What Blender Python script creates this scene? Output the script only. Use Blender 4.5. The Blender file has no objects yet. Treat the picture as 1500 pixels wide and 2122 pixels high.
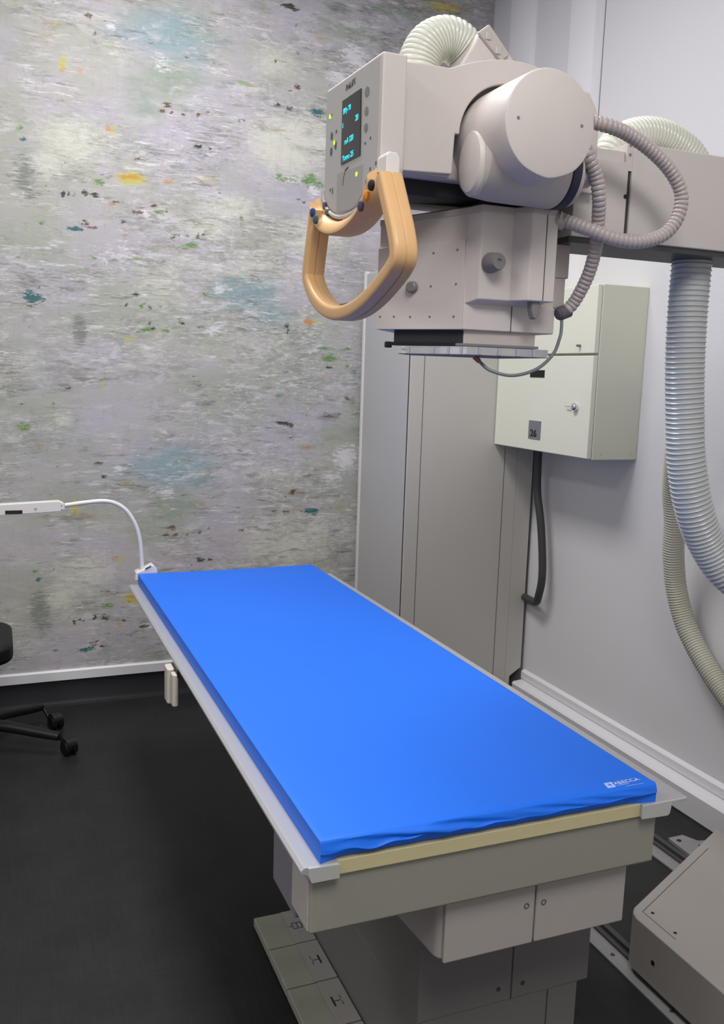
import bpy, bmesh, math, random
import numpy as np
from mathutils import Vector, Matrix

C = bpy.context.scene.collection
SC = bpy.context.scene
random.seed(4)

# ------------------------------------------------------------------ camera
cam_d = bpy.data.cameras.new('camera')
cam = bpy.data.objects.new('camera', cam_d); C.objects.link(cam)
yaw, pitch, roll = math.radians(22.33209), math.radians(8.73915), math.radians(1.83521)
fwd = Vector((math.sin(yaw)*math.cos(pitch), math.cos(yaw)*math.cos(pitch), -math.sin(pitch)))
r0 = Vector((math.cos(yaw), -math.sin(yaw), 0)); u0 = r0.cross(fwd)
rt = r0*math.cos(roll) + u0*math.sin(roll); up = -r0*math.sin(roll) + u0*math.cos(roll)
cam.matrix_world = Matrix(((rt.x, up.x, -fwd.x, 0), (rt.y, up.y, -fwd.y, 0), (rt.z, up.z, -fwd.z, 1.46), (0, 0, 0, 1)))
cam_d.sensor_fit = 'VERTICAL'; cam_d.sensor_height = 36.0; cam_d.lens = 36*1856.09/2122
cam_d.clip_start = 0.05; cam_d.clip_end = 50
SC.camera = cam

# ------------------------------------------------------------------ light
w = bpy.data.worlds.new('world'); SC.world = w; w.use_nodes = True
w.node_tree.nodes['Background'].inputs[0].default_value = (0.9, 0.92, 1.0, 1)
w.node_tree.nodes['Background'].inputs[1].default_value = 0.02
def area(name, loc, sx, sy, power, col=(1, 1, 1), rot=(0, 0, 0), spread=180):
    l = bpy.data.lights.new(name, 'AREA'); l.shape = 'RECTANGLE'; l.size = sx; l.size_y = sy
    l.energy = power; l.color = col; l.spread = math.radians(spread)
    o = bpy.data.objects.new(name, l); C.objects.link(o); o.location = loc; o.rotation_euler = rot
    return o
area('ceiling_lamp', (0.55, 2.60, 3.27), 0.6, 1.2, 52, (1, 0.985, 0.97))
area('ceiling_lamp', (0.30, -0.30, 3.27), 1.2, 1.2, 62, (1, 0.985, 0.96))
area('ceiling_lamp', (-1.5, 1.0, 3.27), 0.6, 1.2, 34, (1, 0.985, 0.96))
SC.view_settings.view_transform = 'Standard'; SC.view_settings.look = 'None'
SC.view_settings.exposure = 0.0; SC.view_settings.gamma = 1.0
SC.view_settings.use_curve_mapping = False

# ------------------------------------------------------------------ materials
def lin(c):
    return tuple((v/255/12.92 if v <= 10 else ((v/255+0.055)/1.055)**2.4) for v in c) + (1,)
def mat(name, rgb, rough=0.5, metal=0.0, spec=0.5, noise=0.0, nscale=60, bump=0.0, bscale=400, coat=0.0, trans=0.0, emis=None, estr=1.0, ior=1.45, sss=0):
    m = bpy.data.materials.new(name); m.use_nodes = True
    nt = m.node_tree; p = nt.nodes['Principled BSDF']
    col = lin(rgb)
    p.inputs['Base Color'].default_value = col; p.inputs['Roughness'].default_value = rough
    p.inputs['Metallic'].default_value = metal; p.inputs['Specular IOR Level'].default_value = spec
    p.inputs['Coat Weight'].default_value = coat; p.inputs['Transmission Weight'].default_value = trans
    p.inputs['IOR'].default_value = ior
    if sss: p.inputs['Subsurface Weight'].default_value = sss; p.inputs['Subsurface Scale'].default_value = 0.01
    if emis: p.inputs['Emission Color'].default_value = lin(emis); p.inputs['Emission Strength'].default_value = estr
    if noise or bump:
        tc = nt.nodes.new('ShaderNodeTexCoord')
    if noise:
        n = nt.nodes.new('ShaderNodeTexNoise'); n.inputs['Scale'].default_value = nscale; n.inputs['Detail'].default_value = 5
        nt.links.new(tc.outputs['Object'], n.inputs['Vector'])
        mx = nt.nodes.new('ShaderNodeMix'); mx.data_type = 'RGBA'
        mx.inputs[6].default_value = tuple(c*(1-noise) for c in col[:3])+(1,)
        mx.inputs[7].default_value = tuple(min(1, c*(1+noise)) for c in col[:3])+(1,)
        nt.links.new(n.outputs['Fac'], mx.inputs[0]); nt.links.new(mx.outputs[2], p.inputs['Base Color'])
    if bump:
        n2 = nt.nodes.new('ShaderNodeTexNoise'); n2.inputs['Scale'].default_value = bscale; n2.inputs['Detail'].default_value = 3
        nt.links.new(tc.outputs['Object'], n2.inputs['Vector'])
        b = nt.nodes.new('ShaderNodeBump'); b.inputs['Strength'].default_value = bump; b.inputs['Distance'].default_value = 0.002
        nt.links.new(n2.outputs['Fac'], b.inputs['Height']); nt.links.new(b.outputs['Normal'], p.inputs['Normal'])
    return m
M_head = mat('cream grey moulded plastic', (206, 198, 193), 0.42, noise=0.03, nscale=12, bump=0.12, bscale=900)
M_head2 = mat('warm grey moulded plastic', (188, 180, 175), 0.42, noise=0.03, bump=0.12, bscale=900)
M_arm = mat('painted pale metal', (200, 194, 190), 0.45, noise=0.02, nscale=8)
M_white = mat('white plastic', (222, 218, 214), 0.35)
M_dark = mat('dark grey plastic', (38, 38, 42), 0.6)  # one even dark grey for underparts, hook, plinth and box cover
M_black = mat('black plastic', (14, 14, 16), 0.5)
M_navy = mat('dark navy rubber', (38, 42, 66), 0.45)
M_hose = mat('grey ribbed plastic', (178, 168, 166), 0.38, noise=0.04, nscale=30, coat=0.2)
M_whose = mat('translucent white ribbed hose', (214, 216, 205), 0.22, coat=0.5, sss=0.3)
M_bhose = mat('pale grey wound hose', (186, 189, 187), 0.32, coat=0.15)
M_chose = mat('beige wound hose', (178, 176, 162), 0.4)
M_tan = mat('tan moulded handle', (214, 172, 122), 0.38, noise=0.03, nscale=30)
M_knob = mat('mid grey knob', (124, 122, 122), 0.4)
M_panel = mat('grey control foil', (178, 175, 172), 0.4)
M_panel2 = mat('darker control foil', (160, 157, 155), 0.4)
M_screen = mat('dark display glass', (30, 32, 34), 0.15)
M_cyan = mat('lit cyan readout', (60, 200, 215), 0.5, emis=(50, 205, 225), estr=0.8)
M_led = mat('lit green led', (170, 240, 60), 0.5, emis=(175, 250, 60), estr=1.5)
M_print = mat('dark print', (92, 90, 96), 0.6)
M_orange = mat('orange button', (222, 140, 30), 0.4)
M_purple = mat('purple button', (78, 64, 92), 0.4)
M_blueb = mat('blue button', (52, 62, 112), 0.4)
M_tealb = mat('teal button', (58, 92, 100), 0.4)
M_acryl = mat('clear acrylic', (235, 238, 245), 0.05, trans=0.9, ior=1.49)
M_acryl2 = mat('grey edge acrylic', (170, 172, 186), 0.2)
M_wall = mat('pale grey painted wall', (214, 213, 216), 0.5, noise=0.01, nscale=3, bump=0.05, bscale=300)
M_trim = mat('white painted metal trim', (222, 220, 224), 0.35)
M_cab = mat('beige painted cabinet steel', (190, 186, 180), 0.42, noise=0.01, nscale=4, bump=0.05, bscale=500)
M_cabd = mat('cool grey cabinet door', (182, 181, 182), 0.42, noise=0.01, nscale=4)
M_box = mat('ivory painted steel', (214, 214, 196), 0.45, bump=0.05, bscale=500)
M_boxd = mat('ivory door paint', (222, 222, 206), 0.45, bump=0.05, bscale=500)
M_gap = mat('seam shadow gap', (66, 60, 54), 0.8)
M_chrome = mat('chrome', (220, 220, 220), 0.12, metal=1)
M_plate = mat('engraved grey plate', (130, 132, 138), 0.35, metal=0.3)
M_cable = mat('dark grey cable', (62, 62, 62), 0.5)
M_thin = mat('thin grey cable', (110, 116, 118), 0.4)
M_copper = mat('brown ferrule', (150, 96, 76), 0.5)
M_alu = mat('brushed aluminium', (182, 182, 186), 0.36, metal=0.3)
M_alup = mat('pale anodised end', (190, 189, 184), 0.42, metal=0.2)
M_cream = mat('cream laminate core', (196, 186, 146), 0.5, noise=0.03)
M_ttop = mat('table top laminate', (170, 170, 168), 0.4)
M_under = mat('grey painted table body', (143, 141, 129), 0.5, noise=0.02, bump=0.05, bscale=600)
M_draw = mat('warm grey housing', (168, 162, 157), 0.45, noise=0.02, bump=0.1, bscale=700)
M_side = mat('light side panel', (178, 172, 166), 0.45)
M_lil = mat('grey lilac side panel', (126, 122, 132), 0.45)
M_ped = mat('pedestal grey', (112, 110, 108), 0.5, noise=0.04)
M_pedal = mat('worn pedal grey green', (150, 150, 136), 0.55, noise=0.25, nscale=9)
M_pedal2 = mat('worn pedal pale strip', (154, 151, 146), 0.55, noise=0.05, nscale=9)
M_carr = mat('carriage cover grey', (150, 144, 140), 0.5, noise=0.02)
M_rail = mat('worn steel rail', (150, 148, 148), 0.45, metal=0.4, noise=0.15, nscale=20)
M_raild = mat('dark rail track', (70, 72, 72), 0.5, metal=0.3)
M_chair = mat('black chair plastic', (10, 10, 11), 0.5)
M_cove = mat('black vinyl cove', (36, 36, 40), 0.5)
M_hand = mat('off white handset', (205, 198, 188), 0.4)
M_symbol = mat('black symbol', (30, 30, 30), 0.6)
M_logo = mat('pale blue screen print', (168, 196, 250), 0.6)

def mattress_material():
    m = mat('royal blue coated fabric', (14, 108, 232), 0.5, spec=0.5)
    nt = m.node_tree; p = nt.nodes['Principled BSDF']
    tc = nt.nodes.new('ShaderNodeTexCoord')
    n = nt.nodes.new('ShaderNodeTexNoise'); n.inputs['Scale'].default_value = 5; n.inputs['Detail'].default_value = 3
    n2 = nt.nodes.new('ShaderNodeTexNoise'); n2.inputs['Scale'].default_value = 1100; n2.inputs['Detail'].default_value = 2
    mp = nt.nodes.new('ShaderNodeMapping'); mp.inputs['Scale'].default_value = (0.5, 2.4, 1)
    nt.links.new(tc.outputs['Object'], mp.inputs[0]); nt.links.new(mp.outputs[0], n.inputs['Vector'])
    nt.links.new(tc.outputs['Object'], n2.inputs['Vector'])
    b = nt.nodes.new('ShaderNodeBump'); b.inputs['Strength'].default_value = 0.12; b.inputs['Distance'].default_value = 0.01
    b2 = nt.nodes.new('ShaderNodeBump'); b2.inputs['Strength'].default_value = 0.15; b2.inputs['Distance'].default_value = 0.0006
    nt.links.new(n.outputs['Fac'], b.inputs['Height']); nt.links.new(n2.outputs['Fac'], b2.inputs['Height'])
    nt.links.new(b.outputs[0], b2.inputs['Normal']); nt.links.new(b2.outputs[0], p.inputs['Normal'])
    return m
M_blue = mattress_material()

def floor_material():
    m = mat('dark woven vinyl floor', (30, 30, 31), 0.5, spec=0.35)
    nt = m.node_tree; p = nt.nodes['Principled BSDF']; tc = nt.nodes.new('ShaderNodeTexCoord')
    outs = []
    for sc in ((3, 90, 1), (90, 3, 1), (2.2, 2.2, 1)):
        mp = nt.nodes.new('ShaderNodeMapping'); mp.inputs['Scale'].default_value = sc
        n = nt.nodes.new('ShaderNodeTexNoise'); n.inputs['Scale'].default_value = 2.5; n.inputs['Detail'].default_value = 5
        nt.links.new(tc.outputs['Object'], mp.inputs[0]); nt.links.new(mp.outputs[0], n.inputs['Vector']); outs.append(n.outputs['Fac'])
    a = nt.nodes.new('ShaderNodeMath'); a.operation = 'ADD'; nt.links.new(outs[0], a.inputs[0]); nt.links.new(outs[1], a.inputs[1])
    a2 = nt.nodes.new('ShaderNodeMath'); a2.operation = 'ADD'; nt.links.new(a.outputs[0], a2.inputs[0]); nt.links.new(outs[2], a2.inputs[1])
    cr = nt.nodes.new('ShaderNodeValToRGB'); mr = nt.nodes.new('ShaderNodeMapRange')
    mr.inputs[1].default_value = 1.0; mr.inputs[2].default_value = 2.0
    nt.links.new(a2.outputs[0], mr.inputs[0]); nt.links.new(mr.outputs[0], cr.inputs[0])
    cr.color_ramp.elements[0].color = lin((24, 24, 26)); cr.color_ramp.elements[1].color = lin((44, 43, 42))
    nt.links.new(cr.outputs[0], p.inputs['Base Color'])
    return m
M_floor = floor_material()

def mural_material():
    m = bpy.data.materials.new('abstract painted mural'); m.use_nodes = True
    nt = m.node_tree; p = nt.nodes['Principled BSDF']; p.inputs['Roughness'].default_value = 0.6
    p.inputs['Specular IOR Level'].default_value = 0.25
    N = nt.nodes.new; K = nt.links.new
    tc = N('ShaderNodeTexCoord')
    def noise(scale, sx, sz, detail=6, rough=0.6, dist=0.0, off=0):
        mp = N('ShaderNodeMapping'); mp.inputs['Scale'].default_value = (sx, 1, sz); mp.inputs['Location'].default_value = (off, off*0.7, off*1.3)
        n = N('ShaderNodeTexNoise'); n.inputs['Scale'].default_value = scale; n.inputs['Detail'].default_value = detail
        n.inputs['Roughness'].default_value = rough; n.inputs['Distortion'].default_value = dist
        K(tc.outputs['Object'], mp.inputs[0]); K(mp.outputs[0], n.inputs['Vector']); return n.outputs['Fac']
    def math_(op, a, b=None, c=None):
        n = N('ShaderNodeMath'); n.operation = op
        for i, v in enumerate((a, b, c)):
            if v is None: continue
            if isinstance(v, (int, float)): n.inputs[i].default_value = v
            else: K(v, n.inputs[i])
        return n.outputs[0]
    def rng(v, lo, hi, a=0.0, b=1.0, smooth=True):
        n = N('ShaderNodeMapRange'); n.interpolation_type = 'SMOOTHSTEP' if smooth else 'LINEAR'
        K(v, n.inputs[0]); n.inputs[1].default_value = lo; n.inputs[2].default_value = hi; n.inputs[3].default_value = a; n.inputs[4].default_value = b
        return n.outputs[0]
    def mix(f, a, b, mode='MIX'):
        n = N('ShaderNodeMix'); n.data_type = 'RGBA'; n.blend_type = mode
        K(f, n.inputs[0]) if not isinstance(f, (int, float)) else setattr(n.inputs[0], 'default_value', f)
        for i, v in ((6, a), (7, b)):
            if isinstance(v, tuple): n.inputs[i].default_value = v
            else: K(v, n.inputs[i])
        return n.outputs[2]
    streak = noise(9, 1.0, 3.6, 8, 0.68, 0.3)          # horizontal brush strokes
    fine = noise(38, 0.8, 2.6, 6, 0.7, 0.5, 3)
    scratch = noise(60, 0.5, 3.2, 4, 0.7, 0, 7)
    speck = noise(85, 0.6, 1.5, 5, 0.75, 0.6, 61)
    vert = noise(22, 3.0, 0.35, 5, 0.7, 0, 5)         # vertical drags
    broad = noise(2.1, 1.0, 1.3, 5, 0.6, 0.4, 11)
    broad2 = noise(1.7, 1.0, 1.6, 5, 0.6, 0.4, 23)
    col = mix(rng(broad, 0.40, 0.60), lin((172, 172, 162)), lin((180, 175, 182)))
    col = mix(rng(broad2, 0.45, 0.68, 0, 0.5), col, lin((152, 160, 146)))
    attrs = {}
    for nm in ('paint_a', 'paint_b', 'paint_c'):
        a = N('ShaderNodeAttribute'); a.attribute_name = nm
        s = N('ShaderNodeSeparateColor'); K(a.outputs['Color'], s.inputs[0])
        attrs[nm] = (s.outputs[0], s.outputs[1], s.outputs[2], a.outputs['Alpha'])
    A, B, D = attrs['paint_a'], attrs['paint_b'], attrs['paint_c']
    def soft(mask, n=streak, amp=1.2, lo=0.15, hi=0.75, mx=0.8):
        v = math_('ADD', mask, math_('MULTIPLY', math_('SUBTRACT', n, 0.5), amp))
        return math_('MULTIPLY', math_('MULTIPLY', rng(v, lo, hi, 0, mx), rng(mask, 0.02, 0.25)), 1.0)
    def hard(mask, amp=1.6, lo=0.42, hi=0.60, n=speck, mx=0.92):
        v = math_('ADD', mask, math_('MULTIPLY', math_('SUBTRACT', n, 0.5), amp))
        return math_('MULTIPLY', rng(v, lo, hi, 0, mx), rng(mask, 0.10, 0.34))
    col = mix(soft(A[2]), col, lin((180, 174, 188)))      # lavender
    col = mix(soft(A[1]), col, lin((142, 156, 138)))      # sage
    col = mix(soft(B[0], fine, 1.2), col, lin((212, 212, 198)))  # pale
    col = mix(soft(A[0], streak, 0.8), col, lin((132, 162, 168)))      # blue
    # scrubbed areas against calm areas
    calm = rng(noise(2.3, 1, 1.7, 5, 0.6, 0.5, 91), 0.42, 0.58)          # 0 calm .. 1 scrubbed
    scr = math_('MAXIMUM', math_('MULTIPLY_ADD', calm, 0.85, 0.15), rng(B[1], 0.15, 0.5))
    mid = noise(5.5, 1.0, 2.2, 8, 0.72, 0.6, 17); mid2 = noise(7.0, 1.0, 2.8, 8, 0.75, 0.8, 53)
    col = mix(math_('MULTIPLY', rng(mid, 0.50, 0.62), math_('MULTIPLY', scr, 0.65)), col, lin((146, 147, 140)))
    col = mix(math_('MULTIPLY', rng(mid2, 0.52, 0.62), math_('MULTIPLY_ADD', scr, 0.5, 0.2)), col, lin((206, 202, 205)))
    col = mix(math_('MULTIPLY', rng(streak, 0.52, 0.62), math_('MULTIPLY', scr, 0.36)), col, lin((128, 128, 120)))
    col = mix(math_('MULTIPLY', rng(fine, 0.54, 0.64), math_('MULTIPLY', scr, 0.42)), col, lin((212, 209, 212)))
    col = mix(math_('MULTIPLY', rng(scratch, 0.55, 0.62), math_('MULTIPLY', scr, 0.30)), col, lin((116, 118, 112)))
    col = mix(math_('MULTIPLY', rng(vert, 0.55, 0.66), 0.16), col, lin((140, 140, 146)))
    st2 = noise(12, 0.5, 3.2, 8, 0.74, 0.5, 71); st3 = noise(14, 0.5, 3.6, 8, 0.74, 0.5, 83)
    col = mix(math_('MULTIPLY', rng(st2, 0.575, 0.635), math_('MULTIPLY', calm, 0.6)), col, lin((104, 103, 96)))
    col = mix(math_('MULTIPLY', rng(st3, 0.565, 0.635), math_('MULTIPLY', calm, 0.6)), col, lin((222, 219, 222)))
    # stray colour dragged through the wet paint
    dr = noise(13, 0.5, 2.8, 7, 0.72, 0.5, 103); hue = noise(3.3, 1, 1.6, 3, 0.5, 0, 113)
    tint = mix(rng(hue, 0.44, 0.52), lin((132, 156, 92)), lin((172, 142, 92)))
    col = mix(math_('MULTIPLY', rng(dr, 0.60, 0.66), math_('MULTIPLY', calm, 0.7)), col, tint)
    col = mix(hard(B[1], 1.6, 0.35, 0.75, scratch, 0.6), col, lin((104, 108, 102)))   # dark scrub
    col = mix(hard(B[3], 2.6, 0.3, 0.8, fine, 0.75), col, lin((222, 219, 224)))                 # white
    col = mix(hard(B[2], 2.0, 0.3, 0.9, fine, 0.8), col, lin((190, 182, 50)))             # yellow
    col = mix(hard(D[0], 2.6, 0.35, 0.75, speck, 0.85), col, lin((86, 136, 48)))              # green
    col = mix(hard(D[1], 2.4), col, lin((34, 100, 104)))             # teal
    col = mix(hard(A[3], 2.4, 0.35, 0.8, speck, 0.85), col, lin((196, 138, 68)))             # orange
    col = mix(hard(D[2], 2.6), col, lin((98, 76, 58)))               # brown
    col = mix(hard(D[3], 2.4), col, lin((52, 56, 46)))               # near-black
    # sparse specks
    sp = N('ShaderNodeMapping'); sp.inputs['Scale'].default_value = (1, 1, 1.0)
    K(tc.outputs['Object'], sp.inputs[0])
    mask = math_('MULTIPLY', rng(noise(30, 0.55, 2.0, 3, 0.6, 0, 31), 0.665, 0.70), rng(noise(3.1, 1, 1.8, 3, 0.5, 0, 41), 0.50, 0.60))
    col = mix(math_('MULTIPLY', mask, 0.7), col, mix(rng(broad, 0.45, 0.5), lin((92, 108, 72)), lin((88, 88, 90))))
    st2 = noise(15, 0.55, 3.4, 8, 0.78, 0.4, 71); st3 = noise(17, 0.5, 3.8, 8, 0.78, 0.4, 83)
    area_ = rng(noise(2.6, 1, 1.5, 4, 0.55, 0, 91), 0.44, 0.60)
    col = mix(math_('MULTIPLY', rng(st2, 0.55, 0.61), math_('MULTIPLY', area_, 0.6)), col, lin((118, 116, 108)))
    col = mix(math_('MULTIPLY', rng(st3, 0.55, 0.62), math_('MULTIPLY', area_, 0.7)), col, lin((224, 222, 224)))
    # canvas weave
    wv = N('ShaderNodeTexNoise'); wv.inputs['Scale'].default_value = 420; wv.inputs['Detail'].default_value = 2
    K(tc.outputs['Object'], wv.inputs['Vector'])
    col = mix(0.10, col, mix(wv.outputs['Fac'], lin((60, 60, 60)), lin((235, 235, 235))), 'OVERLAY')
    K(col, p.inputs['Base Color'])
    b = N('ShaderNodeBump'); b.inputs['Strength'].default_value = 0.2; b.inputs['Distance'].default_value = 0.004
    K(fine, b.inputs['Height']); K(b.outputs[0], p.inputs['Normal'])
    return m
M_mural = mural_material()

# ------------------------------------------------------------------ helpers
WLOC = {}
def finish(bm, name, m, parent=None, bevel=0.0, seg=2, smooth=True, ang=35, origin=None):
    """link the bmesh (world coordinates) as ONE object"""
    bmesh.ops.remove_doubles(bm, verts=bm.verts, dist=1e-6)
    bmesh.ops.recalc_face_normals(bm, faces=bm.faces)
    if origin is None:
        xs = [v.co for v in bm.verts]
        lo = [min(c[i] for c in xs) for i in range(3)]; hi = [max(c[i] for c in xs) for i in range(3)]
        origin = Vector(((lo[0]+hi[0])/2, (lo[1]+hi[1])/2, lo[2]))
    origin = Vector(origin)
    bmesh.ops.translate(bm, verts=bm.verts, vec=-origin)
    if smooth:
        for f in bm.faces: f.smooth = True
        for e in bm.edges:
            if len(e.link_faces) == 2 and e.calc_face_angle(0) > math.radians(ang): e.smooth = False
    me = bpy.data.meshes.new(name); bm.to_mesh(me); bm.free()
    for mm in (m if isinstance(m, (list, tuple)) else [m]): me.materials.append(mm)
    o = bpy.data.objects.new(name, me); C.objects.link(o)
    pw = WLOC[parent] if parent else Vector((0, 0, 0))
    o.location = origin - pw
    if parent: o.parent = parent
    WLOC[o] = origin
    if bevel:
        b = o.modifiers.new('bevel', 'BEVEL'); b.width = bevel; b.segments = seg; b.limit_method = 'ANGLE'
        b.angle_limit = math.radians(38); b.harden_normals = True
    return o
def thing(name, label, cat, loc, group=None):
    o = bpy.data.objects.new(name, None); C.objects.link(o); o.location = loc; o.empty_display_size = 0.05
    WLOC[o] = Vector(loc); o['label'] = label; o['category'] = cat
    if group: o['group'] = group
    return o
def tag(o, label, cat, group=None):
    o['label'] = label; o['category'] = cat
    if group: o['group'] = group
    return o
def struct(o): o['kind'] = 'structure'; return o
def new(): return bmesh.new()
def box(bm, x0, x1, y0, y1, z0, z1, mi=0):
    vs = [bm.verts.new(c) for c in ((x0,y0,z0),(x1,y0,z0),(x1,y1,z0),(x0,y1,z0),(x0,y0,z1),(x1,y0,z1),(x1,y1,z1),(x0,y1,z1))]
    for f in ((0,3,2,1),(4,5,6,7),(0,1,5,4),(1,2,6,5),(2,3,7,6),(3,0,4,7)):
        bm.faces.new([vs[i] for i in f]).material_index = mi
    return vs
def prism(bm, poly, axis, lo, hi, mi=0, fn=None):
    """poly: 2-D points in the two other axes; extruded along axis"""
    def mk(a, b, t):
        c = {'x': (t, a, b), 'y': (a, t, b), 'z': (a, b, t)}[axis]
        return fn(*c) if fn else c
    A = [bm.verts.new(mk(a, b, lo)) for a, b in poly]; B = [bm.verts.new(mk(a, b, hi)) for a, b in poly]
    n = len(poly)
    fs = [bm.faces.new(A), bm.faces.new(B[::-1])]
    for i in range(n): fs.append(bm.faces.new((A[i], B[i], B[(i+1) % n], A[(i+1) % n])))
    for f in fs: f.material_index = mi
    return A, B
def frame(d):
    d = Vector(d).normalized(); a = Vector((0, 0, 1)) if abs(d.z) < 0.9 else Vector((1, 0, 0))
    u = d.cross(a).normalized(); return u, d.cross(u).normalized()
def rev(bm, p0, d, prof, seg=48, mi=0, shape=None):
    """lathe: prof = [(distance along d, radius)]"""
    p0 = Vector(p0); d = Vector(d).normalized(); u, v = frame(d); rings = []
    for t, r in prof:
        if r <= 1e-6: rings.append([bm.verts.new(p0+d*t)]); continue
        ring = []
        for k in range(seg):
            a = 2*math.pi*k/seg; q = u*math.cos(a)+v*math.sin(a)
            ring.append(bm.verts.new(p0+d*t+(shape(q) if shape else q)*r))
        rings.append(ring)
    for A, B in zip(rings, rings[1:]):
        for k in range(seg):
            k2 = (k+1) % seg
            if len(A) == 1 and len(B) == 1: continue
            if len(A) == 1: f = bm.faces.new((A[0], B[k], B[k2]))
            elif len(B) == 1: f = bm.faces.new((A[k], B[0], A[k2]))
            else: f = bm.faces.new((A[k], B[k], B[k2], A[k2]))
            f.material_index = mi
    for R in (rings[0], rings[-1]):
        if len(R) > 1:
            bm.faces.new(R).material_index = mi
def cyl(bm, p0, p1, r, r1=None, seg=32, e=0.0, mi=0):
    p0 = Vector(p0); L = (Vector(p1)-p0).length; r1 = r if r1 is None else r1
    prof = [(0, r-e), (e, r), (L-e, r1), (L, r1-e)] if e else [(0, r), (L, r1)]
    rev(bm, p0, Vector(p1)-p0, prof, seg, mi)
def spline(pts, n=24, closed=False):
    P = [Vector(p) for p in pts]; out = []
    if closed: idx = range(len(P)); g = lambda i: P[i % len(P)]
    else: idx = range(len(P)-1); g = lambda i: P[min(max(i, 0), len(P)-1)] if 0 <= i < len(P) else (P[0]*2-P[1] if i < 0 else P[-1]*2-P[-2])
    for i in idx:
        a, b, c, d = g(i-1), g(i), g(i+1), g(i+2)
        for k in range(n):
            t = k/n
            out.append(0.5*((2*b)+(c-a)*t+(2*a-5*b+4*c-d)*t*t+(3*b-a-3*c+d)*t*t*t))
    if not closed: out.append(P[-1])
    return out
def resample(pts, step, closed=False):
    if closed: pts = pts+[pts[0]]
    L = [0]
    for a, b in zip(pts, pts[1:]): L.append(L[-1]+(b-a).length)
    n = max(2, round(L[-1]/step)); out = []; j = 0
    for i in range(n if closed else n+1):
        s = L[-1]*i/n
        while j < len(L)-2 and L[j+1] < s: j += 1
        f = (s-L[j])/max(1e-9, L[j+1]-L[j]); out.append(pts[j].lerp(pts[j+1], f))
    return out
def sweep(bm, pts, radfn, seg=20, closed=False, section=None, up=None, mi=0, caps=True):
    n = len(pts); rings = []; u = None
    for i, p in enumerate(pts):
        if closed: t = (pts[(i+1) % n]-pts[i-1]).normalized()
        else: t = (pts[min(i+1, n-1)]-pts[max(i-1, 0)]).normalized()
        if up is not None: u = Vector(up); u = (u-t*u.dot(t)).normalized()
        elif u is None: u = frame(t)[0]
        else: u = (u-t*u.dot(t)).normalized()
        v = t.cross(u); r = radfn(i)
        if section: ring = [bm.verts.new(p+u*a*r+v*b*r) for a, b in section]
        else: ring = [bm.verts.new(p+(u*math.cos(2*math.pi*k/seg)+v*math.sin(2*math.pi*k/seg))*r) for k in range(seg)]
        rings.append(ring)
    m = len(rings[0])
    for i in range(n if closed else n-1):
        A, B = rings[i], rings[(i+1) % n]
        for k in range(m):
            bm.faces.new((A[k], A[(k+1) % m], B[(k+1) % m], B[k])).material_index = mi
    if not closed and caps:
        bm.faces.new(rings[0][::-1]).material_index = mi; bm.faces.new(rings[-1]).material_index = mi
def tube(bm, pts, r, seg=16, step=0.01, n=24, mi=0):
    sweep(bm, resample(spline(pts, n), step), lambda i: r, seg, mi=mi)
def hose(bm, pts, r, pitch, depth, seg=28, sub=8, kind='round'):
    P = resample(spline(pts, 30), pitch/sub)
    def rf(i):
        ph = (i % sub)/sub
        if kind == 'round': return r-depth*(1-abs(math.sin(math.pi*ph)))**1.5
        return r-depth+depth*max(0, math.cos(2*math.pi*ph))**2.0      # thin raised winding
    sweep(bm, P, rf, seg)
def rrect(w, h, r, n=4):
    out = []
    for cx, cy, a0 in ((w/2-r, h/2-r, 0), (-w/2+r, h/2-r, 90), (-w/2+r, -h/2+r, 180), (w/2-r, -h/2+r, 270)):
        for k in range(n+1):
            a = math.radians(a0+90*k/n); out.append((cx+r*math.cos(a), cy+r*math.sin(a)))
    return out
def text_obj(s, name, m, parent, origin, xdir, ydir, size, ext=0.0004, bold=0.0, sx=1.0):
    """lettering as a thin mesh lying in the plane xdir, ydir"""
    cu = bpy.data.curves.new(name, 'FONT'); cu.body = s; cu.size = 1; cu.extrude = 0.0; cu.offset = bold; cu.resolution_u = 3
    t = bpy.data.objects.new(name, cu); C.objects.link(t)
    bpy.context.view_layer.update()
    me = bpy.data.meshes.new_from_object(t.evaluated_get(bpy.context.evaluated_depsgraph_get()))
    bpy.data.objects.remove(t); bm = new(); bm.from_mesh(me)
    X = Vector(xdir).normalized(); Y = Vector(ydir).normalized(); Z = X.cross(Y)
    r = bmesh.ops.extrude_face_region(bm, geom=list(bm.faces))
    for v in [e for e in r['geom'] if isinstance(e, bmesh.types.BMVert)]: v.co.z += ext/size
    O = Vector(origin)
    for v in bm.verts: c = v.co.copy(); v.co = O+X*c.x*size*sx+Y*c.y*size+Z*c.z*size
    return finish(bm, name, m, parent, smooth=False)

# ================================================================== THE ROOM
RX, BY, CH = 2.2, 3.93, 3.3
bm = new(); box(bm, -2.4, RX+0.3, -2.0, BY+0.3, -0.1, 0.0); struct(finish(bm, 'floor', M_floor, smooth=False, origin=(0, 0, 0)))
bm = new(); box(bm, -2.4, RX+0.3, -2.0, BY+0.3, CH, CH+0.1); struct(finish(bm, 'ceiling', M_wall, smooth=False))
bm = new(); box(bm, -2.5, -2.4, -2.0, BY+0.3, 0, CH); struct(finish(bm, 'wall_left', M_wall, smooth=False))
bm = new(); box(bm, -2.4, RX+0.3, -2.1, -2.0, 0, CH); struct(finish(bm, 'wall_front', M_wall, smooth=False))
bm = new(); box(bm, RX, RX+0.1, -2.0, BY+0.05, 0, CH); struct(finish(bm, 'wall_right', M_wall, smooth=False))

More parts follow.
